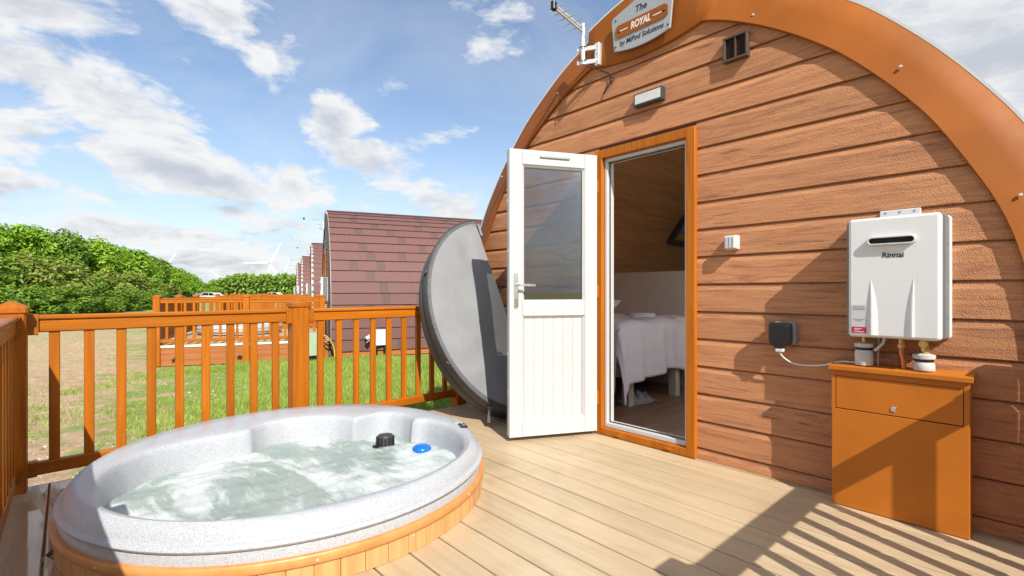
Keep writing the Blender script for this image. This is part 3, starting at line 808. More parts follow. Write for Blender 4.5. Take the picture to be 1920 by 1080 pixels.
    # bead round the glass and the panel
    for (z0, z1) in ((.985, zt-.105), (.135, .885)):
        b = MB(); x0, x1 = st, Wd-st
        o = [(x0,z0),(x1,z0),(x1,z1),(x0,z1)]; i = [(x0+.016,z0+.016),(x1-.016,z0+.016),(x1-.016,z1-.016),(x0+.016,z1-.016)]
        P = lambda q, y: [(a, y, c) for a, c in q]
        b.loft([P(o, -.027), P(i, -.012), P(i, .012), P(o, .027)], caps=False)
        dpart(b, 'glazing_bead', 'white_upvc')
        if z0 > .5:
            dpart(MB().add([(x0+.008, -.008, z0+.008), (x1-.008, -.008, z0+.008), (x1-.008, -.008, z1-.008), (x0+.008, -.008, z1-.008)], [(0,1,2,3)]), 'pane', 'door_glass')
            frame_g = MB(); 
            o = [(x0+.012,z0+.012),(x1-.012,z0+.012),(x1-.012,z1-.012),(x0+.012,z1-.012)]; i = [(x0+.021,z0+.021),(x1-.021,z0+.021),(x1-.021,z1-.021),(x0+.021,z1-.021)]
            frame_g.loft([P(o, -.0125), P(i, -.0125), P(i, .0125), P(o, .0125), P(o, -.0125)], caps=False)
            dpart(frame_g, 'gasket', 'dark_grey')
        else:
            nb = 6; wv = (x1-x0-.032)/nb
            for q in range(nb):
                xa = x0+.016+q*wv
                v = MB(); pr = [(xa, .010), (xa, -.0055), (xa+.004, -.0095), (xa+wv-.004, -.0095), (xa+wv, -.0055), (xa+wv, .010)]
                v.loft([[(a, y, z) for a, y in pr] for z in (z0+.004, z1-.004)])
                dpart(v, 'panel_board', 'white_upvc')
    # edge strip on the free edge (lock side), grey
    dpart(MB().box(-.004, 0, -.012, .012, zb+.03, zt-.03), 'lock_strip', 'mid_grey')
    for z in (.35, .62, 1.35, 1.7): dpart(MB().box(-.006, -.0035, -.006, .006, z-.012, z+.012), 'lock_keep', 'galvanised')
    dpart(MB().rrect(.225, .455, zt-.052, zt-.034, .007, -.043, -.0305, .004), 'trickle_vent', 'mid_grey')
    hd = dpart(MB().rrect(.032, .064, .945, 1.195, .014, -.042, -.0305, .004), 'handle', 'chrome')
    lv = MB().tube([(.048,-.040,1.105), (.048,-.072,1.105), (.060,-.082,1.105), (.085,-.084,1.105), (.175,-.078,1.104)], [.010,.010,.010,.009,.008], 10)
    o = lv.build('lever', 'chrome'); o.parent = hd
    o = MB().tube([(.048,-.040,1.005),(.048,-.050,1.005)], .009, 12).build('key_barrel', 'brass'); o.parent = hd
    return p
def attach_keep(o, parent):
    """parent o and keep its own matrix as a world matrix"""
    mw = o.matrix_basis.copy(); o.parent = parent; o.matrix_parent_inverse = wm(parent).inverted(); o.matrix_basis = mw
pod()

# ------------------------------------------------------------------ things fixed to the pod front
def name_sign():
    t = thing('name_sign', (XC+.02, 2.93, 2.75), 'grey shield shaped name plate lettered The Royal at the arch top', 'sign')
    cx = XC+.018; hw = .236
    ol = [(-hw*.93, 2.772)]
    for k in range(1, 12): a = -1+2*k/12; ol.append((hw*.93*a, 2.772-.030*(1-a*a)))
    ol += [(hw*.93, 2.772), (hw*1.02, 2.985), (hw*.97, 3.012), (.03, 3.072), (-.03, 3.072), (-hw*.97, 3.012), (-hw*1.02, 2.985)]
    y0 = 2.897
    P = MB(); P.loft([[(cx+x, y0+.012, z) for x, z in ol], [(cx+x, y0+.002, z) for x, z in ol], [(cx+x*.992, y0, 2.9+(z-2.9)*.992) for x, z in ol]])
    P.build('plate', 'sign_grey', t)
    rb = [(-.205,2.868),(-.185,2.852),(.185,2.852),(.205,2.868),(.205,2.925),(.185,2.941),(-.185,2.941),(-.205,2.925)]
    MB().prism([(cx+x, z) for x, z in rb], y0-.006, y0-.0005).build('ribbon', 'fascia_tan', t)
    text_on_wall('lettering', 'ROYAL', .068, cx, y0-.0068, 2.896, 'sign_white', t, .18, .0022, .155)
    text_on_wall('lettering', 'The', .062, cx, y0-.0008, 2.998, 'sign_ink', t, .22, .001, .088)
    text_on_wall('lettering', 'by MiPod Solutions', .050, cx, y0-.0008, 2.808, 'sign_ink', t, .2, .0008, .345)
    for s in (-1, 1):
        MB().box(cx+s*.1-.0, cx+s*.165, y0-.0075, y0-.0062, 2.892, 2.899).build('arrow_line', 'sign_white', t)
        MB().prism([(cx+s*.167, 2.8955-.011), (cx+s*.192, 2.8955), (cx+s*.167, 2.8955+.011)], y0-.0075, y0-.0062).build('arrow_head', 'sign_ink', t)
        for z in (2.797, 2.985):
            MB().tube([(cx+s*.205, y0-.004, z), (cx+s*.205, y0+.001, z)], .006, 10).build('screw', 'black_plastic', t)
    for s in (-1, 1): MB().tube([(cx+s*.12, y0+.012, 2.90), (cx+s*.12, 2.955, 2.90)], .01, 8).build('stand_off', 'galvanised', t)
name_sign()
def aerial(T=None):
    t = thing('aerial', (-2.30, 2.94, 2.78), 'galvanised television aerial on a short mast bracketed to the near pod arch', 'aerial')
    mx, my = -2.345, 2.84
    MB().tube([(mx,my,2.745), (mx,my,3.045)], .0165, 14).build('mast', 'galvanised', t)
    b = MB().rrect(-2.285, -2.245, 2.735, 2.90, .004, 2.90, 2.94, .004).build('wall_bracket', 'galvanised', t)
    for z in (2.768, 2.868):
        MB().bar((-2.265, 2.905, z), (mx-.05, my-.006, z), .012, .032, .002).build('bracket_arm', 'galvanised', b)
        MB().tube([(mx-.03,my-.02,z),(mx,my-.027,z),(mx+.022,my-.016,z),(mx+.025,my+.01,z)], .0035, 6).build('clamp', 'dark_grey', b)
    for z in (2.76, 2.815, 2.87): MB().tube([(-2.262, 2.898, z), (-2.262, 2.902, z)], .0045, 8).build('bolt', 'dark_grey', b)
    A = Vector((mx+.005, my-.01, 2.985)); B = Vector((-2.262, 2.43, 2.975)); d = (B-A).normalized(); sd = d.cross(Vector((0,0,1)))
    bm = MB()
    bm.bar(A, B, .014, .014, .002); bm.bar(A+Vector((0,0,.024)), B+Vector((0,0,.024)), .014, .014, .002)
    boom = bm.build('boom', 'galvanised', t)
    for i in range(10):
        p = A.lerp(B, .08+.1*i); h = .115-.0085*i
        zz = .0 if i % 2 else .024
        MB().tube([p+Vector((0,0,zz))-sd*h, p+Vector((0,0,zz))+sd*h], .0028, 6).build('element', 'mid_grey', boom)
    e = MB(); e.bar(B-d*.006+Vector((0,0,-.014)), B-d*.006+Vector((0,0,.038)), .03, .04, .004, up=d); e.build('end_cap', 'black_plastic', boom)
    c = [Vector((mx+.02,my+.01,2.74)), Vector((mx+.09,2.95,2.70)), Vector((-2.19,2.945,2.66)), Vector((-2.165,2.94,2.60)), Vector((-2.20,2.935,2.545)), Vector((-2.23,2.94,2.52)), Vector((-2.215,2.945,2.565)), Vector((-2.14,2.945,2.60)), Vector((-2.18,2.95,2.64))]
    MB().tube(c, .0035, 6).build('cable', 'black_plastic', t)
    return t
AER = aerial()
def wall_vent():
    t = thing('wall_vent', (-1.26, 2.95, 2.43), 'square brown louvred vent near the arch top', 'vent')
    x0, x1, z0, z1 = -1.333, -1.188, 2.430, 2.578
    for (a, b, c, d) in ((x0,x1,z0,z0+.014),(x0,x1,z1-.014,z1),(x0,x0+.014,z0+.0145,z1-.0145),(x1-.014,x1,z0+.0145,z1-.0145)):
        MB().rrect(a, b, c, d, .003, 2.918, 2.957, .003).build('frame_bar', 'brown_plastic', t)
    MB().box((x0+x1)/2-.004, (x0+x1)/2+.004, 2.922, 2.945, z0+.0145, z1-.0145).build('mullion', 'brown_plastic', t)
    MB().box(x0+.014, x1-.014, 2.950, 2.955, z0+.014, z1-.014).build('backing', 'black_gap', t)
    for i in range(9):
        z = z0+.022+i*.0125
        MB().bar((x0+.0145, 2.938, z), (x1-.0145, 2.938, z), .014, .0025, .0005, up=Vector((0,-.6,.8))).build('slat', 'brown_plastic', t)
wall_vent()
def wall_lamp():
    t = thing('wall_lamp', (-1.84, 2.95, 2.33), 'slim dark framed wall light with white diffuser above the door', 'lamp')
    x0, x1, z0, z1 = -1.955, -1.735, 2.335, 2.425
    MB().rrect(x0, x1, z0, z1, .006, 2.912, 2.957, .006).build('housing', 'dark_grey', t)
    MB().rrect(x0+.012, x1-.012, z0+.014, z1-.012, .004, 2.9098, 2.9119, .001).build('diffuser', 'white_plastic', t)
wall_lamp()
def outdoor_sensor():
    t = thing('wall_socket', (-1.28, 2.95, 1.31), 'small white weatherproof box on the cladding beside the door', 'socket')
    x0, x1, z0, z1 = -1.318, -1.247, 1.308, 1.392
    MB().rrect(x0, x1, z0, z1, .006, 2.928, 2.957, .004).build('back_box', 'white_plastic', t)
    MB().rrect(x0+.004, x1-.004, z0+.004, z1-.004, .006, 2.893, 2.9275, .006).build('lid', 'white_plastic', t)
    for x in (-1.304, -1.283, -1.262): MB().box(x-.0015, x+.0015, 2.8905, 2.8925, z0+.014, z1-.014).build('rib', 'grey_plastic', t)
outdoor_sensor()
def plug_box():
    t = thing('outdoor_plug', (-1.0, 2.95, .76), 'black weatherproof plug box in the shade beside the water heater', 'socket')
    x0, x1, z0, z1 = -1.060, -.945, .768, .892
    MB().rrect(x0+.012, x1+.012, z0+.006, z1, .014, 2.918, 2.957, .006).build('back_box', 'grey_plastic', t)
    MB().rrect(x0, x1-.004, z0, z1-.004, .018, 2.868, 2.9175, .014).build('hinged_lid', 'black_plastic', t)
    MB().loft([[(-1.045,y,z0+.004),(-.965,y,z0+.004),(-.985,y,.748),(-1.020,y,.748)] for y in (2.9, 2.872)]).build('cable_neck', 'black_plastic', t)
    MB().rrect(-1.022, -.983, .728, .7475, .006, 2.872, 2.902, .004).build('cable_gland', 'white_plastic', t)
    pts = [(-1.003,2.885,.727), (-.985,2.89,.700), (-.955,2.90,.677), (-.915,2.905,.666), (-.865,2.905,.667), (-.80,2.90,.676), (-.745,2.895,.697), (-.70,2.89,.7065), (-.655,2.885,.7065)]
    MB().tube(smooth_path(pts), .0042, 8).build('power_cable', 'white_plastic', t)
def smooth_path(pts, n=5):
    P = [Vector(p) for p in pts]; out = []
    for i in range(len(P)-1):
        a, b, c, d = P[max(i-1,0)], P[i], P[i+1], P[min(i+2, len(P)-1)]
        for k in range(n):
            t = k/n
            out.append(.5*((2*b)+(c-a)*t+(2*a-5*b+4*c-d)*t*t+(3*b-a-3*c+d)*t**3))
    out.append(P[-1]); return out
plug_box()
def water_heater():
    t = thing('water_heater', (-.49, 2.95, .70), 'white wall hung gas water heater lettered Rinnai above the tan cabinet', 'water heater')
    x0, x1, z0, z1 = -.662, -.322, .842, 1.402; yf = 2.786
    MB().rrect(x0-.016, x1+.012, z0+.004, z1-.004, .012, yf+.045, 2.925, .004).build('casing', 'casing_grey', t)
    MB().rrect(x0-.022, x1+.018, z0+.002, z1-.002, .014, 2.9255, 2.957, .006).build('back_plate', 'white_enamel', t)
    fp = MB().rrect(x0, x1, z0, z1, .016, yf, yf+.0445, .012, 6).build('front_cover', 'white_enamel', t, smooth=False)
    # exhaust slot with rolled rim
    rim = MB(); 
    def stadium(cx, cz, hw, r, y, n=8):
        return [(cx+hw*(1 if a < 90 or a > 270 else -1)+r*math.cos(R(a)), y, cz+r*math.sin(R(a))) for a in [(-90+180*k/n) % 360 for k in range(n+1)] + [90+180*k/n for k in range(n+1)]]
    cx, cz = -.494, 1.291
    def stad(hw, r, y, n=8):
        p = [(cx+hw+r*math.cos(R(-90+180*k/n)), y, cz+r*math.sin(R(-90+180*k/n))) for k in range(n+1)]
        return p + [(cx-hw+r*math.cos(R(90+180*k/n)), y, cz+r*math.sin(R(90+180*k/n))) for k in range(n+1)]
    rim.loft([stad(.070,.0205,yf-.0005), stad(.070,.0205,yf-.016), stad(.070,.018,yf-.022), stad(.070,.0135,yf-.022), stad(.070,.0125,yf-.017), stad(.070,.0125,yf-.0005)], caps=False)
    rim.build('exhaust_rim', 'galvanised', t, smooth=True)
    MB().add(stad(.070,.0128,yf-.002), [tuple(range(18))]).build('exhaust_slot', 'black_gap', t)
    text_on_wall('lettering', 'Rinnai', .034, -.489, yf-.0008, 1.224, 'sign_ink', t, 0, .0006, .078)
    for s, x in ((1, -.573), (-1, -.414)):
        m = MB(); r_ = []
        for k in range(9):
            z = z0+.012+(1.115-z0-.012)*k/8; wd = .010*(1-(k/8)**3)+.0012; hh = .010*(1-(k/8)**2)+.0008
            r_.append([(x-s*.002, yf+.002, z), (x+s*wd*.3, yf-hh, z), (x+s*wd*.9, yf-hh*.9, z), (x+s*wd*3.0, yf+.002, z)])
        m.loft(r_); m.sm = True; m.build('cover_rib', 'white_enamel', t, smooth=False)
    m = MB()
    st = MB().box(-.648, -.588, yf-.0012, yf-.0004, .860, .995).build('label_plate', 'sticker_grey', t)
    MB().box(-.647, -.589, yf-.0020, yf-.0013, .861, .890).build('label_band', 'sticker_red', st)
    for i, (z, wd) in enumerate(((.986,.044),(.979,.05),(.972,.046),(.926,.046),(.919,.03))): MB().box(-.618-wd/2, -.618+wd/2, yf-.0018, yf-.0013, z-.0015, z+.0015).build('print_line', 'grey_plastic', st)
    for z, wd in ((.882,.03),(.875,.02),(.867,.038)): MB().box(-.636, -.636+wd, yf-.0026, yf-.0021, z-.0013, z+.0013).build('print_line', 'sign_white', st)
    br = MB().rrect(-.568, -.412, 1.3985, 1.449, .004, 2.942, 2.957, .003).build('hanging_bracket', 'white_enamel', t)
    for x in (-.545, -.49, -.435): MB().tube([(x, 2.9405, 1.437), (x, 2.943, 1.437)], .005, 8).build('bolt', 'grey_plastic', br)
    # pipework below
    def can(x, y, zb, zt, r):
        c = MB().lathe([(0,zb),(r*.96,zb),(r,zb+.004),(r*.98,zt-.035),(r*.8,zt-.022),(r*.8,zt-.020)], x, y, 20).build('pipe_lagging', 'foam_wrap', t)
        MB().lathe([(r*.86,zt-.026),(r*.88,zt-.024),(r*.88,zt-.016),(r*.86,zt-.014)], x, y, 20).build('tie', 'black_plastic', c)
        MB().lathe([(r*.8,zt-.0145),(r*1.02,zt-.010),(r*1.05,zt+.006),(r*.5,zt+.012),(0,zt+.012)], x, y, 20).build('lagging_collar', 'foam_wrap', c)
    can(-.618, 2.878, .7005, .800, .038); can(-.392, 2.878, .7005, .765, .040)
    MB().tube([(-.618,2.878,.80),(-.618,2.878,.842)], .009, 10).build('pipe', 'brass', t)
    MB().tube(smooth_path([(-.466,2.885,.70),(-.468,2.885,.735),(-.474,2.88,.775),(-.474,2.88,.80)]), .0115, 12).build('pipe', 'copper', t)
    MB().lathe([(0,.795),(.016,.795),(.016,.812),(.012,.814),(.012,.842),(0,.842)], -.474, 2.88, 8).build('pipe_union', 'brass', t, smooth=False)
    MB().lathe([(0,.778),(.013,.778),(.017,.786),(.017,.803),(.013,.806),(.013,.842),(0,.842)], -.388, 2.878, 8).build('stop_valve', 'brass', t, smooth=False)
    MB().tube([(-.388,2.86,.822),(-.388,2.825,.822)], [.015,.017], 10).build('valve_cap', 'brass', t)
    MB().tube(smooth_path([(-.535,2.87,.842),(-.540,2.868,.815),(-.556,2.862,.792),(-.572,2.86,.775)]), .0062, 8).build('overflow_hose', 'white_plastic', t)
    MB().tube([(-.562,2.895,.842),(-.566,2.895,.70)], .0035, 6).build('sensor_wire', 'mid_grey', t)
    return t
HEATER = water_heater()
def cabinet():
    t = thing('pipe_cabinet', (-.49, 2.95, 0), 'tan metal pipe cover cabinet with sloping lid under the water heater', 'cabinet')
    x0, x1, yf, zt = -.742, -.236, 2.833, .672
    MB().box(x0, x0+.002, yf+.002, 2.955, .004, zt).build('side_panel', 'cabinet_tan', t)
    MB().box(x1-.002, x1, yf+.002, 2.955, .004, zt).build('side_panel', 'cabinet_tan', t)
    f = MB(); f.rrect(x0, x1, .004, .4785, .002, yf, yf+.004, .0015, 2); f.build('front_panel', 'cabinet_tan', t)
    MB().rrect(x0+.018, x1-.020, .4825, .640, .002, yf+.001, yf+.005, .0015, 2).build('access_panel', 'cabinet_tan', t)
    MB().box(x0, x0+.0155, yf, yf+.004, .479, zt).build('front_stile', 'cabinet_tan', t)
    MB().box(x1-.0175, x1, yf, yf+.004, .479, zt).build('front_stile', 'cabinet_tan', t)
    MB().box(x0+.0157, x1-.0177, yf, yf+.004, .6425, zt).build('front_rail', 'cabinet_tan', t)
    MB().box(x0+.003, x1-.003, yf+.012, yf+.014, .05, zt-.005).build('backing', 'black_gap', t)
    m = MB(); pr = [(2.955,.674),(2.955,.702),(yf-.014,.694),(yf-.016,.690),(yf-.016,.672),(yf-.0135,.6725)]
    m.loft([[(x, y, z) for y, z in pr] for x in (x0-.010, x1+.012)]); m.build('lid', 'cabinet_tan', t)
    k = MB().lathe([(0,0),(.0125,0),(.0125,.003),(.009,.0045),(0,.0045)], 0, 0, 16).build('cam_lock', 'chrome', t)
    k.matrix_basis = k.matrix_basis @ Matrix.Translation((-.492, yf+.0008, .512)) @ Euler((R(90),0,0)).to_matrix().to_4x4()
    k.matrix_parent_inverse = wm(t).inverted()
cabinet()

# ------------------------------------------------------------------ inside the pod
def bedroom():
    b = thing('bed', (-3.0, 4.4, .03), 'cream bed frame with square legs seen through the doorway', 'bed')
    MB().box(-3.60, -2.56, 3.64, 4.98, .30, .42).build('frame', 'inner_cream', b)
    MB().rrect(-3.58, -2.55, .421, .66, .04, 3.60, 4.97, .03).build('mattress', 'linen', b)
    for x, y in ((-2.62, 3.72), (-2.575, 4.45), (-3.5, 3.72), (-3.5, 4.9)): MB().box(x, x+.075, y, y+.075, .028, .2995).build('leg', 'inner_cream', b)
    hb = MB().box(-3.72, -1.2, 5.0, 5.05, .028, 1.29).build('headboard_panel', 'headboard_beige', None)
    tag(hb, 'beige half height partition behind the bed', 'partition')
    # duvet: draped grid hanging over the side and foot
    m = MB(); nx, ny = 64, 90; rnd = random.Random(5)
    X0, X1, Y0, Y1 = -3.6, -2.53, 3.56, 4.98; dropx, dropy = .50, .60
    idx = {}
    for i in range(nx+1):
        for j in range(ny+1):
            a = i/nx*((X1-X0)+dropx); c = j/ny*((Y1-Y0)+dropy) - dropy
            over_x = max(0, a-(X1-X0)); over_y = max(0, -c)
            x = X0+min(a, X1-X0); y = Y0+max(c, 0)
            z = .765 + .014*math.sin(x*9+y*3)+.012*math.sin(y*11-x*4)
            # rounded shoulder and fold ripples
            sag = 1.0 - .12*math.sin(y*2.2+.6)
            rx = .020*math.sin(y*17+1.2*math.sin(y*5)) + .014*math.sin(y*31+x*3)
            ry = .020*math.sin(x*18+1.0*math.sin(x*6))
            if over_x > 0:
                ln = over_x*sag*(.80+.35*max(0, (4.25-y)/.7)); x += .035*(1-math.exp(-over_x*12)) + rx*min(1, over_x*4) + .05*over_x; z -= ln
            if over_y > 0:
                y -= .035*(1-math.exp(-over_y*12)) + ry*min(1, over_y*4) + .04*over_y; z -= over_y*(.92 if over_x == 0 else .35)
            edge = min(min(X1-x if over_x == 0 else 0, y-Y0 if over_y == 0 else 0), .08)
            z -= .028*(1-max(0, edge)/.08)**2
            idx[i, j] = len(m.v); m.v.append((x, y, max(z, .09)))
    for i in range(nx):
        for j in range(ny): m.f.append((idx[i,j], idx[i+1,j], idx[i+1,j+1], idx[i,j+1]))
    m.sm = True
    d = m.build('duvet', 'linen', None, smooth=True); tag(d, 'white duvet hanging in folds over the bed side', 'duvet')
    s = d.modifiers.new('thick', 'SOLIDIFY'); s.thickness = .02
    # pillow
    def pillow(x, y, z, rz, ry):
        m = MB(); n = 14
        for sgn in (1, -1):
            o = len(m.v)
            for i in range(n+1):
                for j in range(n+1):
                    u, v = i/n*2-1, j/n*2-1
                    k = max(0, (1-abs(u)**2.6)*(1-abs(v)**2.6))**.5
                    m.v.append((u*.24*(1-.06*v*v), v*.34*(1-.06*u*u), sgn*.085*k))
            for i in range(n):
                for j in range(n):
                    a = o+i*(n+1)+j; m.f.append((a, a+1, a+n+2, a+n+1))
        m.sm = True; o = m.build('pillow', 'linen', None, smooth=True)
        o.location = (x, y, z); o.rotation_euler = (0, ry, rz)
        tag(o, 'white pillow at the head of the bed', 'pillow')
    pillow(-3.22, 3.98, .86, R(4), R(-28))
    def rolled(x, y, z, ln, r, ang):
        m = MB(); pr = []
        for k in range(40):
            a = k/39*4.5*math.pi; q = r*(.35+.65*k/39); pr.append((q*math.cos(a), q*math.sin(a)))
        d = Vector((math.cos(ang), math.sin(ang), 0)); sd = Vector((-d.y, d.x, 0))
        m.loft([[Vector((x,y,z))+d*t*ln+sd*a+Vector((0,0,b)) for a, b in pr] for t in (-.5, .5)], caps=False, closed=False); m.sm = True
        o = m.build('towel', 'towel', None, smooth=True); s = o.modifiers.new('thick', 'SOLIDIFY'); s.thickness = .012; return o
    tag(rolled(-2.86, 4.42, .795, .26, .045, R(42)), 'rolled white towel lying on the duvet', 'towel')
    m = MB()
    for k in range(3): m.rrect(-2.80+.003*k, -2.58-.004*k, .742+.016*k, .757+.016*k, .007, 4.60+.004*k, 4.86-.004*k, .004)
    tag(m.build('folded_towel', 'towel', None), 'flat folded white towel behind the rolled one', 'towel')
    # crumpled throw on the floor below the duvet
    m = MB(); n = 26; rnd = random.Random(8); idx = {}
    for i in range(n+1):
        for j in range(n+1):
            u, v = i/n*2-1, j/n*2-1
            h = .07*max(0, 1-(u*u+v*v))**.7*(1+.5*math.sin(u*9+v*4)*math.sin(v*8)) + .012*math.sin(u*17)*math.sin(v*19)
            idx[i,j] = len(m.v); m.v.append((-2.66+u*.16, 3.98+v*.20, .03+max(.002, h)))
    for i in range(n):
        for j in range(n): m.f.append((idx[i,j], idx[i+1,j], idx[i+1,j+1], idx[i,j+1]))
    m.sm = True; o = m.build('throw_blanket', 'throw_grey', None, smooth=True)
    tag(o, 'crumpled grey throw on the floor under the bed edge', 'blanket')
bedroom()

# ------------------------------------------------------------------ hot tub
WZ = .098
def hot_tub(T=None, simple=False):
    t = thing('hot_tub', (TC.x, TC.y, 0), 'round speckled grey hot tub with timber skirt sunk into the deck', 'hot tub')
    n = 144 if not simple else 48
    def ang(px, py): return math.atan2(py-TC.y, px-TC.x)     # direction from the tub centre
    # moulded seats: the opening is wide at the near side and stepped in at the far side, with cusps between seats
    SEAT = [(0,.842),(23,.862),(34,.872),(46,.872),(55,.865),(64,.848),(75,.82),(84,.785),(89,.76),(92,.70),(97,.735),(105,.755),(114,.745),(119,.69),(124,.535),(130,.555),(140,.585),(155,.60),(170,.60),(182,.57),(190,.525),(195,.49),(200,.495),(209,.53),(218,.59),(228,.665),(238,.74),(248,.79),(257,.815),(267,.835),(276,.85),(290,.866),(307,.872),(320,.872),(332,.862),(346,.846),(360,.842)]
    tab_ = [lerp_tab(SEAT, i) for i in range(360)]
    for _ in range(2): tab_ = [(tab_[i-1]+2*tab_[i]+tab_[(i+1) % 360])/4 for i in range(360)]
    def rin(phi):
        g = math.degrees(phi) % 360; i = int(g); return tab_[i]+(tab_[(i+1) % 360]-tab_[i])*(g-i)
    n = 240 if not simple else 60
    m = MB(); rings = []; PH = [2*math.pi*k/n for k in range(n)]
    def ring(fr, fz): return [(TC.x+fr(p)*math.cos(p), TC.y+fr(p)*math.sin(p), fz) for p in PH]
    for r, z in ((.945,.03),(.962,.112),(.958,.150),(.956,.158),(.962,.160),(.969,.165),(.972,.172),(.969,.180),(.962,.185),(.953,.187),(.951,.190),(.948,.204),(.939,.220),(.929,.234),(.915,.243)): rings.append(ring(lambda p: r, z))
    for kk, z in ((.35,.2475),(.7,.2470),(1.0,.2445)): rings.append(ring(lambda p: .917+(rin(p)+.026-.917)*kk, z))
    for dr, z in ((.012,.239),(.003,.229),(-.003,.212),(-.010,.16),(-.018,.08),(-.028,-.05)): rings.append(ring(lambda p: rin(p)+dr, z))
    rings.append(ring(lambda p: rin(p)*.85, -.12)); rings.append(ring(lambda p: .45, -.36)); rings.append(ring(lambda p: .01, -.37))
    m.loft(rings, caps=False); m.build('shell', 'spa_granite', t, smooth=True)
    MB().lathe([(.966,.080),(.978,.082),(.981,.086),(.981,.112),(.977,.117),(.955,.119)], TC.x, TC.y, n).build('trim_band', 'spa_trim', t)
    if not simple:
        NS = 66
        for k in range(NS):
            a0, a1 = 2*math.pi*(k+.012)/NS, 2*math.pi*(k+.988)/NS; b = MB(); q = []
            for z in (.002, .0815):
                q.append([(TC.x+r*math.cos(a), TC.y+r*math.sin(a), z) for r, a in ((.945,a0),(.9680,a0),(.9700,a0+.003),(.9706,(a0+a1)/2),(.9700,a1-.003),(.9680,a1),(.945,a1))])
            b.loft(q); b.build('skirt_board', 'spa_cladding', t)
        for k in range(16):
            a = 2*math.pi*(k+.3)/16; d = Vector((math.cos(a), math.sin(a), 0)); c = Vector((TC.x, TC.y, .098 if k % 2 else .066))
            MB().tube([c+d*.965, c+d*(.9845 if k % 2 else .9740)], .0042, 8).build('screw', 'galvanised', t)
    # water
    m = MB(); nr, na = 60, 240 if not simple else 60; rnd = random.Random(11)
    idx = {}
    for i in range(1, nr+1):
        for k in range(na):
            ph = 2*math.pi*k/na; rr = (rin(ph)-.012)*i/nr; x, y = rr*math.cos(ph), rr*math.sin(ph)
            z = .009*math.sin(7*x+4*y+.6)*math.sin(5*y-3*x) + .006*math.sin(17*x-9*y)*math.sin(11*y+6*x+1) + .0035*math.sin(37*x+23*y)*math.sin(31*y-19*x)
            # water boils up over the jets
            for jx, jy, hh in ((-.30,.10,.022),(.25,.25,.02),(-.05,-.35,.014)):
                z += hh*math.exp(-((x-jx)**2+(y-jy)**2)/.03)
            idx[i,k] = len(m.v); m.v.append((TC.x+x, TC.y+y, WZ+z))
    c0 = len(m.v); m.v.append((TC.x, TC.y, WZ))
    for k in range(na):
        m.f.append((c0, idx[1,k], idx[1,(k+1) % na]))
        for i in range(1, nr): m.f.append((idx[i,k], idx[i+1,k], idx[i+1,(k+1) % na], idx[i,(k+1) % na]))
    m.sm = True; m.build('water', 'spa_water', t, smooth=True)
    if simple: return t
    # filter basket
    fx, fy = -2.81, 1.478
    fb = MB().lathe([(0,.04),(.050,.04),(.052,.10),(.050,.150),(.045,.162),(.024,.168),(0,.168)], fx, fy, 24).build('filter_basket', 'dark_grey', t)
    for k in range(14):
        a = 2*math.pi*k/14
        MB().bar((fx+.053*math.cos(a), fy+.053*math.sin(a), .045), (fx+.053*math.cos(a), fy+.053*math.sin(a), .152), .010, .008, .002, up=Vector((math.cos(a), math.sin(a), 0))).build('basket_rib', 'black_plastic', fb)
    MB().bar((fx+.0, fy-.075, WZ+.006), (fx+.035, fy-.07, WZ+.006), .025, .02, .006).build('skimmer_flap', 'black_plastic', fb)
    # control panel and air dial on the rim
    def on_rim(a, r): return (TC.x+r*math.cos(a), TC.y+r*math.sin(a))
    a = R(69)
    x, y = on_rim(a, .897)
    cp = MB().bar((x-.038*math.sin(a), y+.038*math.cos(a), .2505), (x+.038*math.sin(a), y-.038*math.cos(a), .2505), .04, .014, .005).build('control_panel', 'black_plastic', t)
    for s in (-.5, .4): MB().lathe([(0,.2572),(.008,.2572),(.008,.2592),(0,.2596)], x+s*.045*math.sin(a), y-s*.045*math.cos(a), 10).build('button', 'mid_grey', cp)
    a2 = a+.14; x, y = on_rim(a2, .893)
    MB().bar((x-.045*math.sin(a2), y+.045*math.cos(a2), .2475), (x+.045*math.sin(a2), y-.045*math.cos(a2), .2475), .045, .010, .005).build('overlay_badge', 'mid_grey', t)
    # grab rail on the inner wall at the right
    return t
hot_tub()
fl = MB().lathe([(0,WZ-.03),(.05,WZ-.02),(.058,WZ+.004),(.055,WZ+.014),(.042,WZ+.024),(.018,WZ+.030),(0,WZ+.031)], -2.58, 1.60, 24).build('chlorine_float', 'float_blue', None)
tag(fl, 'blue dome shaped chemical float bobbing in the hot tub', 'float')

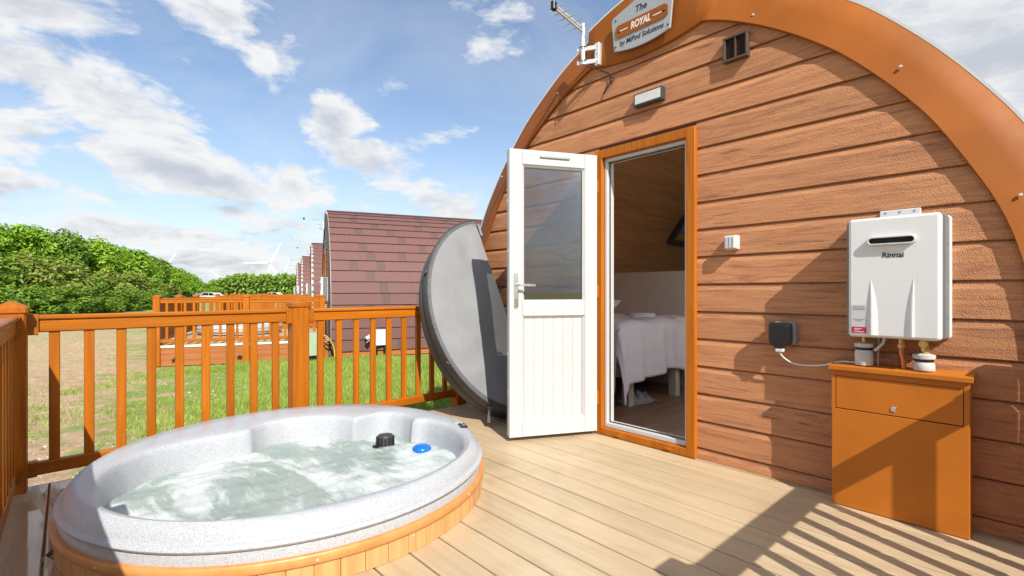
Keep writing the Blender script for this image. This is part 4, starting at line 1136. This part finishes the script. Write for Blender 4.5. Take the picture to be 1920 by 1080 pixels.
# ------------------------------------------------------------------ folded spa cover leaning on the pod
def spa_cover():
    t = thing('spa_cover', (-3.1, 2.45, 0), 'folded grey vinyl hot tub cover leaning on the pod beside the door', 'spa cover')
    c = Vector((.40,.05,-.915)).normalized(); d0 = Vector((-.22,-.95,-.12)); d = (d0-c*d0.dot(c)).normalized()
    n = -c.cross(d); n.normalize()
    M0 = Vector((-3.19, 2.79, .90)); Rc = .90; KD = .73
    th = .125
    def half(off, name):
        N_ = 40
        def outline(r, lift):
            pts = []
            for k in range(N_+1):
                a = math.pi*k/N_; pts.append(M0 + n*(off+lift) + c*(-r*math.cos(a)) + d*(KD*r*math.sin(a)))
            return pts
        rings = [outline(Rc-.055, 0), outline(Rc-.02, -.002), outline(Rc-.008, -.006), outline(Rc, -.02), outline(Rc, -th+.02), outline(Rc-.008, -th+.006), outline(Rc-.055, -th)]
        m = MB(); m.loft(rings, caps=False, closed=True); m.sm = True
        sk = m.build(name, 'vinyl_dark', t, smooth=True)
        for lift, rr in ((.0015, Rc-.052), (-th-.0015, Rc-.052)):
            # gently pillowed panel
            f = MB(); idx = []; K = 16
            for i in range(K+1):
                row = []
                for k in range(N_+1):
                    a = math.pi*k/N_; q = rr*i/K
                    bul = (.030*(1-(i/K)**4) + .010*math.sin(a*11+i*.5+1.5*math.sin(a*3))*(i/K)**2*(1-(i/K)**8) + .010*math.sin(q*9*math.cos(a*1.0)+.7)*math.sin(q*7*math.sin(a)+.4)*(1-(i/K)**6))*(1 if lift > 0 else -1)
                    row.append(len(f.v)); f.v.append(tuple(M0 + n*(off+lift+bul) + c*(-q*math.cos(a)) + d*(KD*q*math.sin(a))))
                idx.append(row)
            for i in range(K):
                for k in range(N_): f.f.append((idx[i][k], idx[i+1][k], idx[i+1][k+1], idx[i][k+1]))
            f.sm = True; f.build('vinyl_panel', 'vinyl_light', sk, smooth=True)
        # piping round the rim
        MB().tube([p for p in outline(Rc-.012, .001)], .006, 6).build('piping', 'vinyl_dark', sk)
        return sk
    half(.0, 'front_half'); half(-th-.012, 'back_half')
    # welded seams across the panel
    for s0 in (.38, .70):
        L_ = math.sqrt(1-s0*s0)*(Rc-.06)
        MB().tube([M0+n*(.027-.012*s0)+d*(KD*s0*(Rc-.06))+c*(L_*(k/6-1)) for k in range(13)] if False else [M0+n*.004+d*(KD*Rc*.03)+c*((Rc-.06)*(k/12*2-1)) for k in range(13)], .004, 6).build('seam', 'vinyl_dark', t) if s0 < .5 else None
    # hinge bands along the straight edge
    for off, w_ in ((-.02, .028), (-.13, .030)):
        MB().bar(M0+n*off-c*(Rc-.02)-d*.010, M0+n*off+c*(Rc-.02)-d*.013, w_, .008, .002, up=d).build('hinge_band', 'vinyl_dark', t)
    MB().bar(M0-n*th-c*(Rc-.03)-d*.003, M0-n*th+c*(Rc-.03)-d*.003, th*2-.01, .008, .003, up=d).build('hinge_panel', 'vinyl_light', t)
    # buckle strap and corner handle
    e = M0 - c*(Rc*.86) - d*.02
    MB().bar(e+n*.02, e-n*.20, .12, .02, .004, up=d).build('hinge_flap', 'vinyl_light', t)
    for a in (1.05, 1.95, 2.55):
        p = M0 - c*(Rc*math.cos(a)) + d*(KD*Rc*math.sin(a)); r_ = (p-M0).normalized()
        MB().bar(p+r_*.006+n*.0, p+r_*.006-n*.085, .03, .008, .002, up=r_).build('tie_strap', 'vinyl_dark', t)
    p = M0 - c*(Rc*math.cos(2.55)) + d*(KD*Rc*math.sin(2.55)); 
    MB().bar(p+Vector((.0,-.01,-.005)), Vector((p.x+.03, p.y-.05, max(p.z-.12, .012))), .026, .004, .001).build('loose_strap', 'vinyl_dark', t)
spa_cover()

# ------------------------------------------------------------------ neighbouring pods
def unit_matrix(x, y, deg):
    return Matrix.Translation((x, y, 0)) @ Matrix.Rotation(R(deg), 4, 'Z') @ Matrix.Translation((-XC, -YF, 0))
UNITS = [(-12.7, 5.0, -19), (-21.5, 7.8, -19.5), (-29.6, 10.2, -19.5), (-36.6, 12.3, -19.5)]
ORD = ['nearest', 'second', 'third', 'farthest']
def far_pod(detail):
    p = thing('camping_pod', (XC, YF, GZ), 'x', 'cabin', 'camping pods in the row behind')
    # front wall of grey boards
    k = -3
    zs = [GZ+.0+.172*i for i in range(20)]
    for z0 in zs:
        if z0 > 2.72: break
        L = lambda z: XC-off_in(min(z, 2.83))-.05; Rr = lambda z: XC+off_in(min(z, 2.83))+.05
        if z0 < DZ1-.05 and z0 > -.2:
            clad_board(z0, L, lambda z: DX0).build('cladding_board', 'cladding_slate', p)
            clad_board(z0, lambda z: DX1, Rr).build('cladding_board', 'cladding_slate', p)
        else: clad_board(z0, L, Rr).build('cladding_board', 'cladding_slate', p)
    m = MB()
    zz = [GZ+.1*i for i in range(33) if GZ+.1*i < 2.8]
    for a, b in zip(zz, zz[1:]): m.add([(XC-off_in(a)-.1, 2.98, a), (XC+off_in(a)+.1, 2.98, a), (XC+off_in(b)+.1, 2.98, b), (XC-off_in(b)-.1, 2.98, b)], [(0,1,2,3)])
    m.build('wall_core', 'brown_plastic', p)
    fascia(p, 2.93, 2.975, mat='verge_dark')
    df = MB()
    for (a, b, c, e) in ((DX0, DX0+.065, 0, DZ1), (DX1-.065, DX1, 0, DZ1), (DX0+.066, DX1-.066, DZ1-.065, DZ1)): df.box(a, b, 2.92, 2.975, c, e)
    fo = df.build('door_frame', 'oak_foil_z', p)
    MB().box(DX0+.066, DX1-.066, 2.945, 2.965, .02, DZ1-.066).build('door', 'white_upvc', p)
    # shingled roof
    tab = [t for t in OUT if t[0] >= -.1]; tab = [(-.27, 2.02)] + tab
    rnd = random.Random(21); Y0, Y1 = 2.985, 9.1
    _, ln = resample(tab, 10); nc = round(ln/.262); po, _ = resample(tab, nc+1)
    shell = MB()
    full = [(-o, z) for o, z in po] + [(o, z) for o, z in reversed(po[:-1])]
    shell.loft([[(XC+a*.985, y, z-.012) for a, z in full] for y in (Y0, Y1)], caps=False, closed=False)
    shell.build('roof_deck', 'roof_dark', p)
    for side in (1, -1):
        if not detail:
            m = MB()
            for i in range(nc):
                (a0, z0), (a1, z1) = po[i], po[i+1]; nn = Vector((z1-z0, 0, a0-a1)).normalized()
                m.add([(XC+side*(a0+nn.x*.018), Y0, z0+nn.z*.018), (XC+side*(a1+nn.x*.003), Y0, z1+nn.z*.003), (XC+side*(a1+nn.x*.003), Y1, z1+nn.z*.003), (XC+side*(a0+nn.x*.018), Y1, z0+nn.z*.018)], [(0,1,2,3)])
                m.add([(XC+side*(a0+nn.x*.018), Y0, z0+nn.z*.018), (XC+side*(a0), Y0, z0), (XC+side*(a0), Y1, z0), (XC+side*(a0+nn.x*.018), Y1, z0+nn.z*.018)], [(0,1,2,3)])
            m.build('shingle_slope', 'roof_red', p); continue
        for i in range(nc):
            (a0, z0), (a1, z1) = po[i], po[i+1]; nn = Vector((z1-z0, 0, a0-a1)).normalized()
            # run the course a little under the one above
            ex = ((a1-a0)*.12, (z1-z0)*.12); y = Y0-.004
            dark_next = False
            while y < Y1:
                if side < 0: L_ = Y1-y
                else: L_ = rnd.uniform(.155, .19) if dark_next else rnd.uniform(.40, 1.15)
                yb = min(y+L_, Y1); dk = dark_next and side > 0
                lo, hi = (.036, .008) if not dk else (.033, .006)
                q = []
                for yy in (y+.001, yb-.001):
                    q.append([(XC+side*(a0+nn.x*lo), yy, z0+nn.z*lo), (XC+side*(a1+ex[0]+nn.x*hi), yy, z1+ex[1]+nn.z*hi), (XC+side*(a1+ex[0]+nn.x*(hi-.008)), yy, z1+ex[1]+nn.z*(hi-.008)), (XC+side*(a0+nn.x*(lo-.014)), yy, z0+nn.z*(lo-.014))])
                MB().loft(q).build('shingle', 'roof_dark' if dk else 'roof_red', p)
                dark_next = (not dark_next) and rnd.random() < .72; y = yb
    MB().bar((XC, Y0-.01, 3.172), (XC, Y1, 3.172), .18, .02, .006).build('ridge_cap', 'roof_red', p)
    # oak plinth under the eaves and metal verge
    for side in (1, -1): MB().box(XC+side*2.0-.015, XC+side*2.0+.015, Y0, Y1, GZ+.02, -.262).build('plinth_board', 'oak_plinth_y', p)
    return p
def far_deck(copy_rails=True):
    d = thing('raised_deck', (-1.8, 1.4, GZ), 'x', 'deck', 'decks in front of the other pods')
    MB().box(-3.72, .10, -.30, 2.93, -.03, 0).build('deck_surface', 'deck_tan_x', d)
    MB().box(.1005, .135, -.33, 2.93, -.045, .004).build('edge_trim', 'deck_edge_cream', d)
    MB().box(-3.72, .10, -.335, -.3005, -.045, .004).build('edge_trim', 'deck_edge_cream', d)
    for k in range(3):
        z1 = -.048-.122*k
        MB().box(.098, .118, -.31, 2.93, z1-.118, z1).build('skirt_board', 'oak_plinth_y', d)
        MB().box(-3.72, .097, -.325, -.305, z1-.118, z1).build('skirt_board', 'oak_plinth_x', d)
    for y in (.06, 1.2, 1.48):
        c = Vector((.124, y, -.30)); m = MB()
        for k in range(5):
            a = 2*math.pi*k/5+.3; m.bar(c, c+Vector((0, .055*math.cos(a), .055*math.sin(a))), .026, .014, .004, up=Vector((1,0,0)))
        m.build('skirt_bracket', 'black_plastic', d)
    return d
def far_rails(k):
    lab = ORD[k]; g = 'railings of the other pods'
    rs = []
    rs.append(railing('railing', f'near side railing on the deck of the {lab} neighbouring pod', (.118,-.232), (.118,2.86), [0., 1.55, 3.03], group=g, full=False))
    rs.append(railing('railing', f'front railing on the deck of the {lab} neighbouring pod', (-3.735+.06,-.217), (.11,-.232), [0., 1.9, 3.79-.125], group=g, full=False))
    rs.append(railing('railing', f'far side railing on the deck of the {lab} neighbouring pod', (-3.735,-.215), (-3.875,2.88), [0., 1.505, 3.03], group=g, full=False))
    return rs
p0 = far_pod(True); dk0 = far_deck()
p_plain = far_pod(False)
for k, (x, y, dg) in enumerate(UNITS):
    T = unit_matrix(x, y, dg)
    lab = ['nearest neighbouring pod with reddish brown shingled roof and grey front', 'second reddish roofed pod along the row, behind the nearest neighbour', 'third reddish roofed pod along the row', 'farthest reddish roofed pod at the end of the row'][k]
    if k >= 2: copy_tree(p_plain, T, lab)
    if k < 3:
        copy_tree(dk0, T, f'tan raised deck of the {ORD[k]} neighbouring pod') if k else None
        for r_ in far_rails(k): move_tree(r_, T)
    copy_tree(HEATER, T, f'white water heater on the front of the {ORD[k]} neighbouring pod', 'water heaters of the other pods')
    copy_tree(AER, T, f'television aerial at the apex of the {ORD[k]} neighbouring pod', 'aerials of the other pods')
T0 = unit_matrix(*UNITS[0])
move_tree(p0, T0); p0['label'] = 'nearest neighbouring pod with reddish brown shingled roof and grey front'
move_tree(p_plain, unit_matrix(*UNITS[1])); p_plain['label'] = 'second reddish roofed pod along the row, behind the nearest neighbour'
move_tree(dk0, T0); dk0['label'] = 'tan raised deck of the nearest neighbouring pod'
ht = hot_tub(simple=True); ht['label'] = 'grey hot tub on the deck of the nearest neighbouring pod'; move_tree(ht, T0)

# services beside the nearest neighbour
def services():
    q = T0 @ Vector((.34, 2.62, 0))
    t = thing('meter_box', (q.x, q.y, GZ), 'pale green meter cabinet on a black base at the corner of the neighbouring deck', 'meter box')
    x, y = q.x, q.y
    MB().box(x-.13, x+.13, y-.17, y+.10, GZ, GZ+.14).build('base', 'black_plastic', t)
    MB().box(x-.15, x+.15, y-.20, y+.10, GZ+.141, GZ+.62).build('body', 'meter_green', t)
    MB().box(x-.16, x+.16, y+.1005, y+.15, GZ+.14, GZ+.64).build('door', 'cream_plastic', t)
    for dz in (.25, .36): MB().rrect(-.06, .06, -.03, .03, .012, 0, .01, .003).build('fitting', 'white_plastic', t).location = (x+.02, y-.205, GZ+dz)
    pts = smooth_path([(x, y+.15, GZ+.55), (x, y+.26, GZ+.53), (x, y+.36, GZ+.42), (x, y+.44, GZ+.25), (x, y+.46, GZ+.05)])
    o = MB().tube(pts, .014, 8).build('gas_hose', 'yellow_hose', None); tag(o, 'yellow hose curving out of the green meter cabinet', 'hose')
    pts = smooth_path([(x, y+.15, GZ+.38), (x, y+.24, GZ+.37), (x, y+.36, GZ+.26), (x, y+.42, GZ+.14), (x-.02, y+.44, GZ+.02)])
    o = MB().tube(pts, .018, 8).build('electric_cable', 'black_plastic', None); tag(o, 'black cable drooping below the yellow hose', 'cable')
    MB().tube([(x, y+.20, GZ+.375), (x, y+.25, GZ+.362)], .022, 8).build('red_union', 'red_plastic', o)
    q = T0 @ Vector((.22, 3.95, 0)); x, y = q.x, q.y
    t = thing('pump_housing', (x, y, GZ), 'white plastic housing with black pipes on the side of the neighbouring pod', 'housing')
    MB().rrect(-.06, .26, 0, .36, .03, -.05, .05, .01).build('body', 'white_plastic', t)
    b = MB().loft([[(-.07, yy, .30), (-.07, yy, .20), (-.24, yy, .15), (-.26, yy, .20)] for yy in (-.04, .04)]).build('spout', 'white_plastic', t)
    MB().tube([(-.08,0,.14), (-.16,0,.13), (-.23,0,.06)], .05, 10).build('hose_elbow', 'black_plastic', t)
    for xx in (0., .2): MB().tube([(xx,0,-.21), (xx,0,-.002)], .032, 10).build('pipe', 'black_plastic', t)
    for c in kids(t): c.matrix_parent_inverse = Matrix.Identity(4)
    t.matrix_basis = Matrix.Translation((x, y, GZ+.27)) @ Matrix.Rotation(R(84), 4, 'Z')
services()

# ------------------------------------------------------------------ far cars and wind turbines
def pix(px, t):   # a plan position t metres ahead of the camera
    v = FWD*t + RGT*((px-960)/920.0*t); return v.x, v.y
def car(name, label, px, t, hd, van=False):
    x, y = pix(px, t); o = thing(name, (x, y, GZ), label, 'car')
    L = 4.2; side = [(-2.1,.35),(-2.12,.75),(-1.95,.93),(-1.25,.98),(-.65,1.42),(.85,1.46),(1.75,1.02),(2.05,.85),(2.1,.4),(1.95,.26),(-1.95,.26)]
    if van: side = [(-2.3,.4),(-2.34,1.0),(-1.9,1.15),(-1.35,1.9),(-1.1,2.0),(2.2,2.02),(2.32,1.9),(2.34,.4),(2.1,.3),(-2.1,.3)]
    def P(pts, y0, y1): return MB().loft([[(a, yy, b) for a, b in pts] for yy in (y0, y1)])
    P(side, -.85, .85).build('body', 'car_white', o)
    wins = [[(-1.1,1.0),(-.60,1.36),(-.08,1.38),(-.08,1.0)],[(0,1.0),(0,1.38),(.78,1.40),(1.3,1.04)]] if not van else [[(-1.45,1.2),(-1.15,1.75),(-.5,1.78),(-.5,1.2)],[(-.3,1.2),(-.3,1.78),(.7,1.78),(.7,1.2)],[(.85,1.2),(.85,1.78),(2.0,1.78),(2.0,1.2)]]
    for wv in wins:
        for s in (-1, 1): P(wv, s*.852, s*.858).build('window', 'car_glass', o)
    for wx in (-1.3, 1.35):
        for s in (-1, 1):
            wl = MB().tube([(wx, s*.70, .32), (wx, s*.87, .32)], .32, 18).build('wheel', 'black_plastic', o)
            MB().tube([(wx, s*.871, .32), (wx, s*.878, .32)], .19, 14).build('rim', 'galvanised', wl)
    for s in (-1, 1): MB().box(-2.13 if not van else -2.36, -2.07, s*.7-.12, s*.7+.12, .62, .76).build('headlight', 'white_plastic', o)
    for c in bpy.data.objects:
        if c.parent == o: c.matrix_parent_inverse = Matrix.Identity(4)
    o.rotation_euler = (0, 0, hd)
HD = math.atan2(RGT.y, RGT.x)
car('parked_car', 'left white car of the two seen just above the neighbouring rails', 352, 72, HD+.05)
car('parked_car', 'right white car of the two seen just above the neighbouring rails', 398, 76, HD+math.pi-.1)
car('parked_car', 'white car roof showing beside the far pods', 512, 95, HD+.1)
def turbine(px, py_hub, hub_h, blade, rot, label):
    # hub height fixes the distance
    t = (hub_h-1.054)/((548-py_hub)/920.0); x, y = pix(px, t)
    o = thing('wind_turbine', (x, y, GZ), label, 'wind turbine', 'wind turbines on the horizon')
    MB().tube([(x,y,GZ),(x,y,hub_h*.5),(x,y,hub_h-1.5)], [2.6,2.1,1.5], 14).build('tower', 'turbine_white', o)
    tc = Vector((-x, -y, 0)).normalized(); sd = Vector((-tc.y, tc.x, 0)); up = Vector((0,0,1)); C = Vector((x, y, hub_h))
    MB().tube([C-tc*6, C-tc*5.5, C+tc*2], [1.2,2.0,2.0], 10).build('nacelle', 'turbine_white', o)
    rt = MB().tube([C+tc*2.1, C+tc*4, C+tc*5.2], [2.0,1.7,.4], 12).build('hub', 'mid_grey', o)
    for k in range(3):
        a = R(rot+120*k); d = sd*math.sin(a)+up*math.cos(a); e = sd*math.cos(a)-up*math.sin(a); q = []
        for s, ch in ((1.0,2.4),(4,3.0),(10,4.0),(blade*.5,2.9),(blade*.8,1.9),(blade,.7)):
            p = C+tc*3.4+d*s; q.append([p-e*ch*.35, p+tc*.35*min(1, ch/3), p+e*ch*.65, p-tc*.3*min(1, ch/3)])
        b = MB().loft(q); b.sm = True; b.build('blade', 'turbine_white', rt)
turbine(505, 493, 66, 52, 28, 'large white wind turbine standing above the far trees')
turbine(309, 503, 66, 50, 30, 'wind turbine mostly hidden behind the near hedge, one blade showing')
turbine(417, 523, 62, 70, -52, 'wind turbine hidden by trees with one blade tip above them')
turbine(531, 514, 58, 42, 22, 'small distant wind turbine beside the large one')

# ------------------------------------------------------------------ trees, shrubs and far wood
def leaf_cloud(seed, rx, ry, h, n, size, base=.0, lobes=9, flat=.5):
    """crown of leaf cards: overlapping clumps, open between, uneven outline"""
    rnd = random.Random(seed); v = []; f = []
    cl = []
    for k in range(lobes):
        a = rnd.uniform(0, 6.283); q = math.sqrt(rnd.random())*.72; zz = base + (h-base)*rnd.uniform(.12, .93)
        tp = 1-.45*max(0, (zz-base)/(h-base)-.35)
        cl.append((Vector((rx*q*math.cos(a)*tp, ry*q*math.sin(a)*tp, zz)), rnd.uniform(.26, .46)*min(rx, ry, h*.55)))
    for k in range(n):
        c, r = cl[rnd.randrange(lobes)]
        d = Vector((rnd.gauss(0,1), rnd.gauss(0,1), rnd.gauss(0,1))).normalized()
        p = c + d*r*rnd.uniform(.55, 1.15)**1.0
        if p.z < base-.2: continue
        nn = (d*.8 + Vector((rnd.gauss(0,.5), rnd.gauss(0,.5), rnd.gauss(0,.5)+.35))).normalized()
        a = nn.orthogonal().normalized(); a.rotate(Matrix.Rotation(rnd.uniform(0,6.28), 3, nn)); b = nn.cross(a)
        s = size*rnd.uniform(.6, 1.3); o = len(v)
        v += [tuple(p-a*s), tuple(p+b*s*.45), tuple(p+a*s), tuple(p-b*s*.45)]; f.append((o,o+1,o+2,o+3))
    me = bpy.data.meshes.new('crown'); me.from_pydata(v, [], f); me.update(); return me
CR = {}
for nm, seeds, rx, h, n, size, base, lobes in (('tree', (1,2,3,4), 2.3, 5.4, 11000, .15, .7, 26), ('shrub', (11,12,13,14), 1.6, 2.9, 7000, .115, .0, 20)):
    CR[nm] = [leaf_cloud(s, rx, rx*.9, h, n, size, base, lobes) for s in seeds]
def trunk_mesh(h, r):
    m = MB(); m.tube([(0,0,-.1),(.04,.02,h*.3),(-.03,.05,h*.6),(.02,.0,h*.85)], [r, r*.8, r*.5, r*.2], 8)
    rnd = random.Random(4)
    for k in range(6):
        a = k*1.05; z = h*(.25+.09*k); m.tube([(0,0,z), (.5*math.cos(a), .5*math.sin(a), z+h*.1), (1.1*math.cos(a), 1.1*math.sin(a), z+h*.22)], [r*.4, r*.28, r*.1], 6)
    return m.mesh('trunk')
TRK = trunk_mesh(5.0, .14); TRK.materials.append(MATS['bark'])
STEM = trunk_mesh(2.2, .06); STEM.materials.append(MATS['bark'])
LEAFM = {}
def plant(kind, x, y, s, sz, rz, mat, var, label, group):
    key = (kind, var, mat)
    if key not in LEAFM:
        me = CR[kind][var].copy(); me.materials.clear(); me.materials.append(MATS[mat]); LEAFM[key] = me
    o = thing('tree' if kind == 'tree' else 'shrub', (x, y, GZ), label, 'tree' if kind == 'tree' else 'shrub', group)
    o.rotation_euler = (0, 0, rz); o.scale = (s, s, sz)
    for nm, me in (('crown', LEAFM[key]), ('trunk' if kind == 'tree' else 'stem', TRK if kind == 'tree' else STEM)):
        c = bpy.data.objects.new(nm, me); col.objects.link(c); c.parent = o
    return o
rnd = random.Random(31)
# hedge line: (pixel x, metres ahead, height of the top in metres above ground)
places = ['at the left edge of the frame', 'next to the leftmost one', 'third from the left edge', 'fourth from the left edge', 'fifth from the left edge', 'sixth from the left edge', 'seventh from the left', 'eighth from the left', 'ninth from the left', 'tenth from the left', 'eleventh from the left', 'twelfth from the left', 'thirteenth from the left', 'fourteenth from the left', 'last before the gap in the hedge', 'second last before the gap']
TREES = [(-170,33,6.1),(-85,34,6.1),(-10,36,6.4),(55,38,6.5),(110,40,6.35),(160,43,6.2),(205,46,5.9),(245,50,5.7),(280,55,5.3),(308,62,5.1),(330,70,4.7),(348,82,4.2),(366,98,3.7),(384,115,3.4)]
ORDW = ['first', 'second', 'third', 'fourth', 'fifth', 'sixth', 'seventh', 'eighth', 'ninth', 'tenth', 'eleventh', 'twelfth', 'thirteenth', 'fourteenth']
k = 0
for i, (px, t, h) in enumerate(TREES):
    x, y = pix(px, t); vis = px > -60
    plant('tree', x, y, 1.15+.1*rnd.random(), h/5.6, rnd.uniform(0, 6.28), 'leaf_bright' if i % 4 else 'leaf_mid', i % 4, f'bright green hedgerow tree, {places[k] if vis else ("outside the left edge, farther out" if i == 0 else "just outside the left edge")}', 'trees of the hedgerow')
    if vis: k += 1
    if i < len(TREES)-1:
        x2, y2 = pix((px+TREES[i+1][0])/2, (t+TREES[i+1][1])/2+2.2)
        plant('tree', x2, y2, 1.25+.1*rnd.random(), (h+TREES[i+1][2])/2/5.7, rnd.uniform(0, 6.28), 'leaf_bright', (i+2) % 4, f'green tree in the back row of the hedgerow, filling in behind the {ORDW[i]} front tree', 'trees of the hedgerow')
SHR = [(-150,27,3.6),(-70,28,3.7),(0,29.5,3.75),(60,31,3.7),(112,33,3.5),(158,35.5,3.3),(198,38.5,3.1),(232,42,3.0),(262,46,2.8),(290,51,2.6),(315,58,2.4),(336,66,2.3),(356,78,2.2),(375,92,2.1)]
k = 0
for i, (px, t, h) in enumerate(SHR):
    x, y = pix(px, t); vis = px > -60
    m_ = ('leaf_olive', 'leaf_olive', 'leaf_mid')[i % 3] if i != 3 else 'leaf_olive'
    plant('shrub', x, y, 1.35+.1*rnd.random(), h/3.0, rnd.uniform(0, 6.28), m_, i % 4, f'{"olive" if "olive" in m_ else "dark green"} shrub in front of the hedgerow, {places[k] if vis else ("outside the left edge, farther out" if i == 0 else "just outside the left edge")}', 'shrubs in front of the hedgerow')
    if vis: k += 1
SM = [(-40,26.5,1.7),(25,28,1.8),(80,29.5,1.7),(130,31.5,1.8),(180,34,1.7),(222,37,1.7),(258,41,1.6),(292,46,1.5)]
k = 0
for i, (px, t, h) in enumerate(SM):
    x, y = pix(px, t)
    plant('shrub', x, y, 1.0, h/3.0, rnd.uniform(0, 6.28), 'leaf_mid', (i+1) % 4, f'low dark green bush at the hedge foot, {places[k]}', 'low bushes at the hedge foot'); k += 1
def far_wood():
    rnd = random.Random(77); v = []; f = []
    def top(px):
        return lerp_tab([(340, 542), (385, 537), (400, 526), (440, 517), (480, 517), (560, 516), (700, 517), (1000, 520)], px)
    for k in range(52000):
        px = rnd.uniform(335, 760); t = rnd.uniform(165, 200); x, y = pix(px, t)
        zt = 1.054+(548-top(px))/920*t + .35*math.sin(px*.13+math.sin(px*.05)*2)+.3*math.sin(px*.41+2)+.3*math.sin(px*.93)
        z = GZ + (zt-GZ)*rnd.random()**.6
        nn = Vector((rnd.gauss(0,.6)+.5, rnd.gauss(0,.6)-.3, rnd.gauss(0,.6)+.5)).normalized()
        a = nn.orthogonal().normalized(); b = nn.cross(a); s = rnd.uniform(.35, .8); p = Vector((x, y, z)); o = len(v)
        v += [tuple(p-a*s), tuple(p+b*s*.6), tuple(p+a*s), tuple(p-b*s*.6)]; f.append((o,o+1,o+2,o+3))
    me = bpy.data.meshes.new('far_wood'); me.from_pydata(v, [], f); me.update(); me.materials.append(MATS['leaf_far'])
    tag(link('far_wood', me), 'distant green wood along the horizon', 'wood', kind='stuff')
far_wood()
